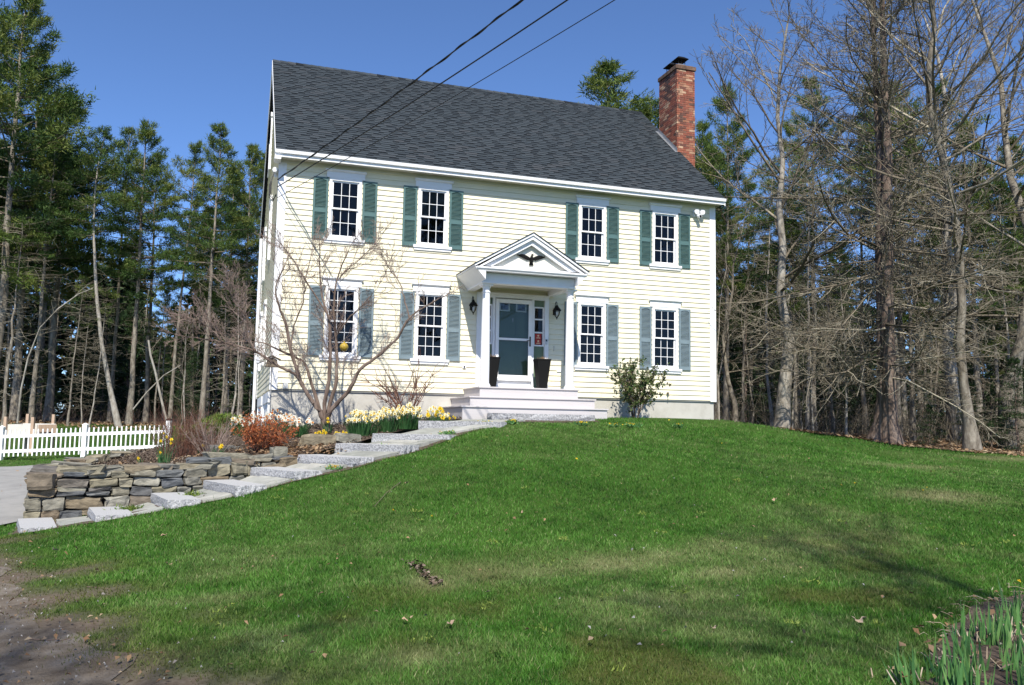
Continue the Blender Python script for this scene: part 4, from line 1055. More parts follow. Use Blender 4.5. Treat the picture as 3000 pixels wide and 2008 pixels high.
# ------------------------------------------------------------------ porch things
def lantern(x, lab):
    t = tag(empty('wall_lantern', (x, -.02, 2.12)), lab, 'wall lamp', 'black lanterns beside the front door')
    m = MB(); m.lathe((0, 0, -.10), [(.045, 0), (.045, .13)], 10); m.v = [(p[0], p[1] * .25, p[2]) for p in m.v]
    m.tube([(0, -.01, .02), (0, -.05, .17), (0, -.10, .22), (0, -.15, .20), (0, -.16, .13)], .009, 6); m.build('bracket', M['black_metal'], t)
    m = MB(); m.lathe((0, -.16, -.02), [(.105, 0), (.11, .012), (.075, .07), (.045, .10), (.03, .13), (.01, .16)], 12); m.build('hood', M['black_metal'], t, smooth=True)
    m = MB(); m.lathe((0, -.16, -.17), [(.03, 0), (.062, .05), (.075, .10), (.07, .148)], 12); m.build('lamp_glass', M['lamp_glass'], t, smooth=True)
    m = MB(); m.lathe((0, -.16, -.155), [(.012, .02), (.022, .05), (.02, .10)], 8); m.build('bulb', M['trim'], t)
    m = MB(); m.lathe((0, -.16, -.235), [(.004, 0), (.012, .03), (.03, .063)], 8)
    for k in range(4):
        w = k * math.pi / 2 + .78; c, s = math.cos(w), math.sin(w); m.tube([(.03 * c, -.16 + .03 * s, -.172), (.066 * c, -.16 + .066 * s, -.12), (.08 * c, -.16 + .08 * s, -.06), (.078 * c, -.16 + .078 * s, -.02)], .004, 4)
    m.build('cage', M['black_metal'], t)
lantern(4.585, 'black carriage lantern on the left of the porch columns'); lantern(6.725, 'black carriage lantern right of the front door inside the porch')
def planter(x, y, lab, seed):
    t = tag(empty('tall_planter', (x, y, .13)), lab, 'planter', 'tall black planters by the front door')
    m = MB(); m.lathe((0, 0, 0), [(.135, 0), (.235, .70), (.245, .70), (.245, .735), (.21, .735), (.20, .69)], 4, sq=True); m.build('pot', M['black_metal'], t, bevel=.006)
    r_ = random.Random(seed); m = MB()
    for k in range(60):
        a = r_.uniform(0, 6.28); d = r_.uniform(0, .15); p = Vector((d * math.cos(a), d * math.sin(a), .69)); q = p + Vector((r_.uniform(-.09, .09), r_.uniform(-.09, .09), r_.uniform(.06, .13))); w = Vector((r_.uniform(-.02, .02), r_.uniform(-.02, .02), 0))
        m.add([p - w, p + w, q], [(0, 1, 2)], r_.random())
    m.build('dead_flowers', M['leaf'], t, tints=True)
planter(4.96, -.50, 'tall black planter left of the storm door behind the column', 1); planter(6.235, -.50, 'tall black planter with dead flowers right of the storm door', 2)
# eagle over the door
eg = tag(empty('eagle_plaque', (5.59, -1.43, 3.10)), 'dark metal eagle with spread wings on the porch pediment', 'eagle plaque')
def wing(s):
    m = MB(); up = [(.03, .015), (.10, .055), (.17, .085), (.235, .088), (.30, .07), (.355, .085)]; lo = [(.04, -.045), (.10, -.025), (.16, -.005), (.22, .025), (.29, .045), (.35, .078)]
    for i in range(5):
        a, b, c, d = up[i], up[i + 1], lo[i + 1], lo[i]; th = .022 - .003 * i
        m.prism([(s * a[0], 0, a[1]), (s * b[0], 0, b[1]), (s * c[0], 0, c[1]), (s * d[0], 0, d[1])], (0, -th, 0))
    for i in range(7):
        x = .08 + i * .036; z = -.03 + i * .013; m.obox((s * x, -.020, z), Vector((s * .75, 0, -.25 + .06 * i)).normalized(), .045, Vector((0, 1, 0)), .006, Vector((-(-.25 + .06 * i), 0, s * .75)).normalized() , .009)
    return m
for s in (-1, 1): wing(s).build('wing', M['black_metal'], eg)
m = MB(); m.tube([(0, -.02, -.11), (0, -.03, -.07), (.0, -.035, 0), (.005, -.035, .035), (.012, -.035, .065)], [.03, .042, .045, .03, .022], 10); m.lathe((.018, -.037, .062), [(.012, 0), (.027, .015), (.02, .036), (.004, .042)], 8)
m.tube([(.035, -.037, .082), (.058, -.037, .076)], [.011, .003], 6)
for k in range(-2, 3): m.obox((k * .018, -.015, -.125), Vector((1, 0, 0)), .010, Vector((0, 1, 0)), .006, Vector((k * .12, 0, -1)).normalized(), .04)
m.build('body', M['black_metal'], eg)
# flood light camera
fc = tag(empty('security_camera', (10.73, -.02, 4.93)), 'white flood light camera under the eave at the wall corner', 'camera')
MB().box(-.11, .06, -.03, 0, -.06, .10).build('mount', M['trim'], fc)
for sx in (-.07, .10):
    m = MB(); m.tube([(sx * .3, -.03, .02), (sx, -.10, .05), (sx, -.13, .05)], [.02, .05, .065], 12); m.tube([(sx, -.13, .05), (sx, -.16, .045)], [.075, .07], 12); m.build('flood_lamp', M['trim'], fc)
m = MB(); m.tube([(0, -.05, -.03), (.0, -.12, -.06), (.01, -.19, -.08)], [.035, .06, .055], 12); c_ = m.build('camera_head', M['trim'], fc); m = MB(); m.tube([(.01, -.191, -.08), (.01, -.205, -.083)], [.035, .03], 10); m.build('lens', M['lens_black'], c_)
# wall corner fittings on the gable: flood light
gl_ = tag(empty('gable_flood_light', (-.02, 1.5, .75)), 'white twin flood light above the garage on the side wall', 'flood light')
MB().box(-.06, 0, -.08, .08, -.08, .08).build('mount', M['trim'], gl_)
for s in (-1, 1): MB().tube([(-.05, s * .05, 0), (-.16, s * .2, -.02), (-.24, s * .26, -.04)], [.03, .06, .075], 10).build('flood_lamp', M['trim'], gl_)
# house shaped bird feeder on a thin pole
FP = Vector((-0.036, -1.027, 0.517)); gz = hb(FP.x, FP.y) if inpoly([FP.x], [FP.y], BED)[0] else h1(FP.x, FP.y)
bf = tag(empty('bird_feeder', (FP.x, FP.y, gz)), 'weathered wooden bird feeder shaped like a little house', 'bird feeder'); fz_ = FP.z - gz
MB().tube([(0, 0, -.1), (0, 0, fz_ - .10)], .011, 6).build('pole', M['grey_pvc'], bf)
m = MB(); m.box(-.145, .145, -.11, .11, fz_ - .10, fz_ - .075); m.build('tray', M['feeder_wood'], bf)
m = MB(); m.prism([(-.12, -.075, fz_ - .074), (.12, -.075, fz_ - .074), (.10, -.075, fz_ + .05), (0, -.075, fz_ + .11), (-.10, -.075, fz_ + .05)], (0, .15, 0)); m.build('box', M['feeder_wood'], bf)
for s in (-1, 1):
    m = MB(); m.prism([(0, -.13, fz_ + .125), (s * .175, -.13, fz_ + .045), (s * .175, -.13, fz_ + .062), (0, -.13, fz_ + .142)], (0, .26, 0)); m.build('roof', M['feeder_wood'], bf)

# ------------------------------------------------------------------ power cables from the street pole to the gable corner
def cable_pts(a, b, sag, n=40): return [Vector(a).lerp(Vector(b), i / n) - Vector((0, 0, sag * 4 * (i / n) * (1 - i / n))) for i in range(n + 1)]
CB = [((-0.045, -0.050, 4.730), (7.991, -22.000, 7.600)), ((-0.038, -0.050, 4.565), (9.169, -22.000, 7.600)), ((-0.035, -0.050, 4.312), (10.133, -22.000, 7.600))]
for (a, b, rr, lab, tw) in ((CB[0][0], CB[0][1], .012, 'thick twisted black power cable, topmost of the three', True), (CB[1][0], CB[1][1], .012, 'thick black power cable between the two others', False), (CB[2][0], CB[2][1], .007, 'thin black cable, lowest of the three', False)):
    pts = cable_pts(a, b, .28, 60)
    m = MB(); m.tube(pts, rr, 6)
    if tw:
        q = []
        for i, p in enumerate(cable_pts(a, b, .28, 300)): q.append(p + Vector((math.cos(i * .5) * .018, 0, math.sin(i * .5) * .018)))
        m.tube(q, .009, 5)
    tag(m.build('power_cable', M['cable']), lab, 'cable', 'power cables to the house')

# ------------------------------------------------------------------ branches, needles, leaves as arrays
class Segs:
    """straight pieces of branch, turned into prisms in one go"""
    def __init__(self): self.a = []; self.b = []; self.ra = []; self.rb = []; self.t = []
    def line(self, pts, r0, r1, tint=.5):
        n = len(pts) - 1
        for i in range(n):
            self.a.append(tuple(pts[i])); self.b.append(tuple(pts[i + 1])); self.ra.append(r0 + (r1 - r0) * i / n); self.rb.append(r0 + (r1 - r0) * (i + 1) / n); self.t.append(tint)
    def mesh(self, name, mt, n=4):
        V, F, t = self.arrays(n)
        return np_mesh(name, V, F, mt, attr=t, smooth=True)
    def arrays(self, n=4):
        A = np.array(self.a); B = np.array(self.b); D = B - A; ln = np.linalg.norm(D, axis=1, keepdims=True); D = D / np.maximum(ln, 1e-9)
        up = np.where(np.abs(D[:, 2:3]) > .8, np.array([[0, 1., 0]]), np.array([[0, 0, 1.]]))
        X = np.cross(D, up); X /= np.maximum(np.linalg.norm(X, axis=1, keepdims=True), 1e-9); Yv = np.cross(D, X)
        ra = np.array(self.ra)[:, None]; rb = np.array(self.rb)[:, None]; m = len(A); V = np.empty((m, 2 * n, 3))
        B = B + D * np.minimum(rb, ln * .3)
        for k in range(n):
            w = 2 * math.pi * k / n; o = X * math.cos(w) + Yv * math.sin(w); V[:, k] = A + o * ra; V[:, n + k] = B + o * rb
        base = (np.arange(m) * 2 * n)[:, None]
        F = np.concatenate([base + np.array([[k, (k + 1) % n, n + (k + 1) % n, n + k]]) for k in range(n)], 0)
        return V.reshape(-1, 3), F, np.repeat(np.array(self.t), 2 * n)
def tufts(C, Dv, rng, K=9, ln=.2, w=.03, spread=.8, tint=None, jit=.05):
    """bursts of thin triangles; returns V, F, tint"""
    C = np.asarray(C, float); Dv = np.asarray(Dv, float); n = len(C)
    c = np.repeat(C, K, 0) + rng.normal(0, jit, (n * K, 3)); d = np.repeat(Dv, K, 0) + rng.normal(0, spread, (n * K, 3))
    d /= np.maximum(np.linalg.norm(d, axis=1, keepdims=True), 1e-6)
    s = np.cross(d, rng.normal(0, 1, (n * K, 3))); s /= np.maximum(np.linalg.norm(s, axis=1, keepdims=True), 1e-6)
    L = ln * rng.uniform(.6, 1.25, (n * K, 1)); W = w * rng.uniform(.7, 1.3, (n * K, 1))
    V = np.stack([c - s * W, c + s * W, c + d * L], 1).reshape(-1, 3); F = np.arange(n * K * 3).reshape(-1, 3)
    tt = np.repeat(tint if tint is not None else rng.uniform(0, 1, n), K) + rng.normal(0, .12, n * K)
    return V, F, np.repeat(np.clip(tt, 0, 1), 3)

def wander(p, d, L, n, rng, amt=.12, lift=0.0):
    pts = [np.array(p, float)]; d = np.array(d, float); d /= np.linalg.norm(d)
    for i in range(n):
        d = d + rng.normal(0, amt, 3) + np.array([0, 0, lift]); d /= np.linalg.norm(d); pts.append(pts[-1] + d * L / n)
    return pts, d
def perp(d, rng):
    v = np.cross(d, rng.normal(0, 1, 3)); return v / max(np.linalg.norm(v), 1e-6)

def trunk_mesh(pts, radii, mt, n=10, flare=1.5):
    m = MB(); k = len(pts)
    rr = [r * (1 + (flare - 1) * max(0, 1 - i / 1.6)) for i, r in enumerate(radii)]
    m.tube(pts, rr, n, caps=True)
    return m
def make_pine(seed, h=20., base=.45, spread=3.6, r0=.19, dens=1.0, bend=0.0, dead=30, K=19, nl=.24, nw=.023, up=1.0, needle='needle', droop=0.0, bark='bark_grey', gap=.78):
    rng = np.random.default_rng(seed)
    n = 14; pts = []; ox = rng.normal(0, .12, (n + 1, 2)).cumsum(0) * .35
    for i in range(n + 1):
        t = i / n; pts.append(Vector((ox[i, 0] - ox[0, 0] + bend * (t * (1 - t)) * 4, ox[i, 1] - ox[0, 1], h * t - (.3 if i == 0 else 0))))
    rad = [r0 * (1 - .9 * (i / n) ** 1.1) for i in range(n + 1)]
    tm = trunk_mesh(pts, rad, None).mesh('trunk', M[bark], smooth=True)
    def tp(t):
        i = min(int(t * n), n - 1); return np.array(pts[i].lerp(pts[i + 1], t * n - i))
    S = Segs(); C, Dv, T = [], [], []
    z = base * h
    while z < h * .985:
        t = z / h; u = (t - base) / (1 - base)
        prof = (.55 + .45 * math.sin(min(1, u * 1.5) * math.pi * .75 + .4)) * (1 - u ** 2.2) + .07
        k = rng.integers(3, 6)
        a0 = rng.uniform(0, 6.28)
        for j in range(k):
            if rng.random() > .82 + .15 * dens: continue
            az = a0 + 6.283 * j / k + rng.normal(0, .25); L = spread * prof * rng.uniform(.5, 1.15)
            el = (-.12 - droop + 1.0 * u ** 1.3 * up) + rng.normal(0, .12)
            d = np.array([math.cos(az) * math.cos(el), math.sin(az) * math.cos(el), math.sin(el)])
            p0 = tp(t) + np.array([0, 0, rng.uniform(-.25, .25)])
            lp, _ = wander(p0, d, L, 5, rng, .08, .05 if droop == 0 else -.02)
            rb = .012 + .010 * L; S.line(lp, rb, .006, rng.uniform(.1, .6))
            m_ = max(3, int(L * 4.2 * dens)); tn = np.clip(rng.normal(.45 + .25 * u, .22), 0, 1)
            for q in range(m_):
                f = .30 + .70 * (q + rng.random()) / m_; i_ = min(int(f * 5), 4); pp = lp[i_] + (lp[i_ + 1] - lp[i_]) * (f * 5 - i_)
                dd = lp[i_ + 1] - lp[i_]; dd = dd / np.linalg.norm(dd); sd = np.cross(dd, [0, 0, 1.]) * (1 if q % 2 else -1) + dd * .8 + np.array([0, 0, rng.uniform(-.1, .4)])
                sd /= np.linalg.norm(sd); sl = L * .26 * (1.15 - f * .7) * rng.uniform(.6, 1.2) + .12
                ep = pp + sd * sl
                S.line([pp, ep], .007, .003, .3)
                for w_ in (.45, 1.0):
                    C.append(pp + sd * sl * w_); Dv.append(sd * .5 + np.array([0, 0, .35])); T.append(np.clip(tn + rng.normal(0, .12), 0, 1))
            C.append(lp[-1]); Dv.append(d * .5 + np.array([0, 0, .4])); T.append(tn)
        z += gap * rng.uniform(.75, 1.25) * (1.1 - .45 * u)
    for j in range(dead):
        t = rng.uniform(.12, base + .18); az = rng.uniform(0, 6.28); L = rng.uniform(.5, 2.4) * (.5 + t); el = rng.normal(.02, .2)
        lp, _ = wander(tp(t), [math.cos(az), math.sin(az), el], L, 4, rng, .14, .0); S.line(lp, .014, .004, rng.uniform(.3, 1))
        for q in range(rng.integers(2, 6)):
            i_ = rng.integers(1, 5); sp, _ = wander(lp[i_], (lp[i_] - lp[i_ - 1]) / L + rng.normal(0, .25, 3), L * rng.uniform(.2, .45), 2, rng, .2); S.line(sp, .007, .003, rng.uniform(.3, 1))
    V, F, tt = tufts(C, Dv, rng, K, nl, nw, .62, np.array(T), .10)
    Vb, Fb, tb = S.arrays(3); Fb = np.concatenate([Fb[:, [0, 1, 2]], Fb[:, [0, 2, 3]]], 0)
    me = np_mesh('crown', np.concatenate([V, Vb]), np.concatenate([F, Fb + len(V)]), [M[needle], M['twig_grey']], attr=np.concatenate([tt, tb]))
    me.polygons.foreach_set('material_index', np.concatenate([np.zeros(len(F), np.int32), np.ones(len(Fb), np.int32)])); me.update()
    return {'trunk': tm, 'crown': me, 'h': h}

def grow(S, p, d, L, r, lev, rng, P):
    """one branch and its side branches"""
    n = 5 if lev < 2 else 3
    pts, de = wander(p, d, L, n, rng, P['wig'] * (1 + .3 * lev), P['lift'])
    S.line(pts, r, max(r * .35, P['rmin']), min(1, max(0, rng.normal(P['tint'], .25))))
    if lev >= P['lev'] or L < P['minL']: return
    k = max(1, int(P['kids'][lev] * rng.uniform(.75, 1.25)))
    for j in range(k):
        f = P['first'] + (1 - P['first']) * (j + rng.random() * .8) / k; f = min(f, .98); i = min(int(f * n), n - 1)
        q = pts[i] + (pts[i + 1] - pts[i]) * (f * n - i); dd = pts[i + 1] - pts[i]; dd /= np.linalg.norm(dd)
        ang = P['ang'] * rng.uniform(.65, 1.3); nd = dd * math.cos(ang) + perp(dd, rng) * math.sin(ang) + np.array([0, 0, P['up']])
        grow(S, q, nd, L * P['ratio'] * rng.uniform(.6, 1.15) * (1.15 - .55 * f), max(r * (1 - f * .6) * .5, P['rmin']), lev + 1, rng, P)
def make_bare(seed, trunk, radii, limbs, P, bark='bark_grey', twig='twig_grey', flare=1.45, nseg=10):
    """trunk: list of points; limbs: list of (t0,t1,count,length0,length1,elev0,elev1)"""
    rng = np.random.default_rng(seed); tr = [Vector(p) for p in trunk]
    tm = trunk_mesh(tr, radii, None, nseg, flare).mesh('trunk', M[bark], smooth=True)
    S = Segs(); n = len(tr) - 1
    for (t0, t1, cnt, l0, l1, e0, e1) in limbs:
        for j in range(cnt):
            u = (j + rng.random()) / cnt; t = t0 + (t1 - t0) * u; i = min(int(t * n), n - 1); p = np.array(tr[i].lerp(tr[i + 1], t * n - i)); rr = radii[i] + (radii[i + 1] - radii[i]) * (t * n - i)
            az = rng.uniform(0, 6.283); el = e0 + (e1 - e0) * u + rng.normal(0, .14); L = (l0 + (l1 - l0) * u) * rng.uniform(.65, 1.15)
            grow(S, p, [math.cos(az) * math.cos(el), math.sin(az) * math.cos(el), math.sin(el)], L, min(rr * .55, .012 + .011 * L), 0, rng, P)
    # leader twigs
    grow(S, np.array(tr[-1]), np.array(tr[-1] - tr[-2]), 1.2, radii[-1], 1, rng, P)
    return {'trunk': tm, 'crown': S.mesh('crown', M[twig], 3), 'h': tr[-1].z}

NTREE = [0]
def put(proto, name, x, y, z, h, lab, cat, group, rz=0., lean=(0, 0), wide=1.0, kind=None):
    NTREE[0] += 1
    o = empty(name, (x, y, z)); s = h / proto['h']; o.rotation_euler = (lean[0], lean[1], rz); o.rotation_mode = 'ZXY'
    if rz:  # lean is meant in world axes
        q = Matrix.Rotation(lean[1], 4, 'Y') @ Matrix.Rotation(lean[0], 4, 'X') @ Matrix.Rotation(rz, 4, 'Z'); o.rotation_mode = 'XYZ'; o.rotation_euler = q.to_euler()
    o.scale = (s * wide, s * wide, s)
    tag(o, lab, cat, group)
    for k in ('trunk', 'branches', 'crown', 'foliage'):
        if k in proto: link(k, proto[k], o)
    return o

# ------------------------------------------------------------------ prototypes
PINE = [make_pine(101, 20, .36, 3.9, .20, 1.15), make_pine(102, 20, .50, 3.4, .18, 1.0), make_pine(103, 20, .60, 3.0, .16, .95, bend=.25), make_pine(104, 20, .42, 3.6, .20, 1.1), make_pine(105, 20, .68, 2.7, .15, .9, bend=-.2, dead=34)]
LEAN = make_pine(111, 20, .64, 2.9, .17, 1.0, bend=-1.15, dead=30, bark='bark_pale')
HEM = [make_pine(121, 9, .04, 2.3, .10, 1.0, dead=4, K=8, nl=.20, nw=.03, up=.55, needle='needle_dark', droop=.18, gap=.5, bark='bark_brown'), make_pine(122, 9, .10, 2.0, .09, .9, dead=6, K=8, nl=.20, nw=.03, up=.5, needle='needle_dark', droop=.12, gap=.5, bark='bark_brown')]
SNAG = [make_pine(131, 14, .80, 1.6, .10, .5, dead=120, K=6, bark='bark_grey'), make_pine(132, 14, .86, 1.3, .085, .4, dead=130, bend=.3, K=6, bark='bark_pale')]
PM = dict(wig=.10, lift=.03, rmin=.006, lev=3, minL=.35, kids=(7, 6, 4), first=.25, ang=.62, ratio=.48, up=.16, tint=.45)
def vtrunk(seed, h, n=9, wob=.18, sweep=0., r0=.17, r1=.03):
    rng = np.random.default_rng(seed); o = rng.normal(0, wob, (n + 1, 2)).cumsum(0)
    return [(o[i, 0] - o[0, 0] + sweep * math.sin(i / n * math.pi), o[i, 1] - o[0, 1], h * i / n - (.3 if i == 0 else 0)) for i in range(n + 1)], [r0 + (r1 - r0) * (i / n) ** .9 for i in range(n + 1)]
tp_, tr_ = vtrunk(7, 15, r0=.20)
MAPLE = make_bare(201, tp_, tr_, [(.30, .5, 5, 4.6, 4.8, .45, .7), (.5, .97, 15, 5.0, 2.4, .8, 1.15)], PM, 'bark_pale')
tp_, tr_ = vtrunk(9, 15, sweep=.8, r0=.19)
MAPLE2 = make_bare(202, tp_, tr_, [(.25, .55, 6, 4.0, 4.6, .2, .5), (.5, .97, 13, 4.8, 2.2, .6, 1.1)], PM, 'bark_grey')
PS = dict(PM, kids=(5, 4, 3), lev=2, rmin=.005)
tp_, tr_ = vtrunk(10, 9, r0=.055, r1=.012, wob=.12)
SAP = [make_bare(203, tp_, tr_, [(.3, .97, 16, 1.8, .9, .3, .9)], PS, 'bark_pale', flare=1.1, nseg=6)]
tp_, tr_ = vtrunk(14, 9, r0=.05, r1=.012, wob=.10, sweep=.5)
SAP.append(make_bare(204, tp_, tr_, [(.25, .97, 20, 1.7, .8, .1, .8)], PS, 'bark_grey', flare=1.1, nseg=6))

# ------------------------------------------------------------------ left wood: trees one can tell apart
def base_at(px, d):
    """ground point at horizontal picture column px and depth d"""
    return px, d
LEFT = [
    (0, (-11.098, 24.715), 19.44, 0.3, 0.015, 1.15, 'tallest dark pine at the far left edge of the picture'),
    (3, (-13.785, 27.710), 22.21, 1.3, 0.014, 1.1, 'tall pine just outside the left edge whose limbs reach in'),
    (0, (-10.930, 28.889), 18.13, 2.0, 0.009, 1.05, 'tall pine second from the left edge above the raised planter'),
    (3, (-9.589, 29.506), 16.25, 4.1, 0.012, 1.1, 'broad pine left of the leaning pale trunk'),
    (1, (-9.521, 25.255), 13.36, 5.2, 0.009, 0.9, 'pine with a straight dark trunk standing in front of the broad left pines'),
    ('L', (-5.588, 23.965), 13.08, 0.0, -0.084, 1.0, 'pine with pale trunk leaning left from its foot behind the fence'),
    (2, (-6.830, 30.715), 15.14, 2.2, 0.003, 0.9, 'slender pine just right of the leaning pale trunk'),
    (3, (-5.427, 26.026), 14.34, 3.3, 0.020, 0.92, 'pine with the highest pointed top in the middle of the left wood'),
    (1, (-5.045, 30.130), 13.76, 0.9, -0.002, 0.95, 'dark trunked pine right of the highest pointed one'),
    (4, (-3.607, 26.487), 13.60, 1.9, 0.035, 0.85, 'pine with grey trunk leaning right over the fence end post'),
    (2, (-2.656, 30.404), 11.70, 4.4, -0.029, 0.8, 'thin low topped pine left of the straight grey trunked pine'),
    (1, (-2.044, 23.860), 13.71, 5.7, 0.013, 0.95, 'straight grey trunked pine above the brown shrubs'),
    (3, (-1.059, 28.823), 13.64, 2.6, 0.010, 0.85, 'pine behind the dogwood twigs left of the house'),
    (0, (-0.305, 26.461), 13.73, 0.2, 0.006, 0.95, 'bushy pine right beside the gable of the house'),
    (1, (0.565, 32.519), 15.12, 1.1, 0.006, 0.9, 'pine partly hidden by the gable of the house'),
    ('S0', (-7.806, 24.164), 5.88, 0.5, 0.018, 1.0, 'slim straight dead trunk between the bowed sapling and the leaning pine'),
    ('S1', (-6.807, 23.307), 4.58, 1.5, 0.069, 1.0, 'thin dead trunk just left of the foot of the leaning pine'),
    ('S0', (-10.263, 23.384), 8.29, 2.5, 0.032, 1.2, 'grey dead trunk at the left picture edge'),
    ('S1', (-7.611, 26.743), 4.66, 3.5, 0.000, 0.9, 'short thin dead stem behind the slim straight dead trunk'),
    ('B0', (-2.694, 23.016), 4.48, 1.0, -0.044, 1.0, 'bare sapling left of the straight grey trunked pine'),
    ('B1', (-2.943, 22.040), 3.11, 2.0, 0.038, 1.0, 'low bare sapling behind the fence end post'),
    ('S0', (-1.154, 24.625), 7.09, 4.5, 0.006, 1.1, 'dead grey trunk left of the garage corner'),
    ('S1', (-0.713, 23.952), 6.68, 0.7, 0.013, 1.2, 'second dead grey trunk close to the garage corner'),
    ('B0', (-0.468, 23.343), 5.46, 3.0, 0.010, 0.8, 'slim pale stem next to the garage corner')]
GL = 'tall pines along the left wood edge'
for (pi, (x, y), top, rz, ln, wd, lab) in LEFT:
    z = h1(x, y); pr = LEAN if pi == 'L' else (SNAG[int(pi[1])] if str(pi).startswith('S') else (SAP[int(pi[1])] if str(pi).startswith('B') else PINE[pi]))
    put(pr, 'pine_tree' if not str(pi).startswith(('S', 'B')) else ('dead_tree' if pi[0] == 'S' else 'sapling'), x, y, z - .05, top - z, lab, 'tree', GL, rz, (0, ln), wd)
# broken pole and bowed sapling, drawn from their own outlines
def stick_tree(name, pts, r0, r1, lab, mt='bark_pale', n=7, twigs=10, seed=1):
    P0 = Vector(pts[0]); loc = [Vector(p) - P0 for p in pts]; o = tag(empty(name, P0), lab, 'tree')
    k = len(loc) - 1; m = MB(); m.tube(loc, [r0 + (r1 - r0) * i / k for i in range(k + 1)], n); m.build('trunk', M[mt], o, smooth=True)
    if twigs:
        rng = np.random.default_rng(seed); S = Segs()
        for q in range(twigs):
            i = rng.integers(1, k + 1); a, b = np.array(loc[i - 1]), np.array(loc[i]); f = rng.random(); dd = (b - a) / max(np.linalg.norm(b - a), 1e-6)
            sp, _ = wander(a + (b - a) * f, dd * .5 + perp(dd, rng) * .7, rng.uniform(.4, 1.3), 3, rng, .2, .05); S.line(sp, .010, .004, rng.uniform(.3, .9))
            for w in range(2): s2, _ = wander(sp[rng.integers(1, 4)], dd * .5 + perp(dd, rng) * .6, .4, 2, rng, .2); S.line(s2, .005, .003, .6)
        link('crown', S.mesh('crown', M['twig_grey'], 3), o)
    return o
stick_tree('broken_trunk', [(-3.284, 18.986, -0.769), (-3.597, 19.302, 0.258), (-3.839, 19.176, 1.251), (-4.063, 19.178, 1.962), (-4.173, 19.153, 2.575)], .05, .04, 'pale broken pole of a dead sapling leaning at the wood edge', twigs=3, seed=2)
stick_tree('bowed_sapling', [(-9.432, 22.082, -0.994), (-9.346, 21.907, 0.469), (-9.127, 21.703, 1.788), (-8.686, 21.425, 3.110), (-7.998, 21.117, 3.926), (-7.191, 20.788, 4.569), (-6.618, 20.574, 4.827)], .04, .016, 'slim pale sapling bowed over in an arch at the wood edge', twigs=12, seed=3)
stick_tree('leaning_trunk', [(-5.049, 23.746, -0.296), (-4.483, 23.480, 0.504), (-3.766, 23.164, 1.306), (-3.035, 22.875, 1.793)], .035, .02, 'thin fallen trunk leaning across others low in the left wood', twigs=4, seed=4)
# deeper rows on the left
r3 = random.Random(31)
GD = 'trees standing deeper in the left wood'
for i in range(54):
    px = r3.uniform(-700, 720) ; d = r3.uniform(43, 64)
    x, y = px2xy(px, d); z = h1(x, y)
    if px > 430 and px < 560: hh = r3.uniform(7, 9.5)
    else: hh = r3.uniform(8.5, 12.5) if px > 180 else r3.uniform(13, 19)
    q = r3.random()
    if q < .58: put(PINE[r3.randrange(5)], 'pine_tree', x, y, z - .1, hh, 'dark pine standing deep in the wood left of the house', 'tree', GD, r3.uniform(0, 6.28), (r3.gauss(0, .02), r3.gauss(0, .02)), .95)
    elif q < .86: put(SNAG[r3.randrange(2)], 'dead_tree', x, y, z - .1, min(hh, 12), 'thin dead pine with bare side twigs deep in the left wood', 'tree', 'dead pines deep in the left wood', r3.uniform(0, 6.28), (r3.gauss(0, .04), r3.gauss(0, .04)))
    else: put(SAP[r3.randrange(2)], 'sapling', x, y, z - .1, r3.uniform(6, 9), 'slim bare sapling among the pines of the left wood', 'tree', 'saplings of the left wood', r3.uniform(0, 6.28), (r3.gauss(0, .06), r3.gauss(0, .06)))
for i in range(46):
    px = r3.uniform(-700, 760); d = r3.uniform(41, 66) if px > 420 or px < 150 else r3.uniform(46, 66)
    x, y = px2xy(px, d); z = h1(x, y)
    put(HEM[r3.randrange(2)], 'hemlock', x, y, z - .1, r3.uniform(3.5, 8.5) if d > 48 else r3.uniform(2.0, 4.0), 'dark young hemlock in the shade of the left wood', 'tree', 'young hemlocks of the left wood', r3.uniform(0, 6.28), (0, 0), 1.1)

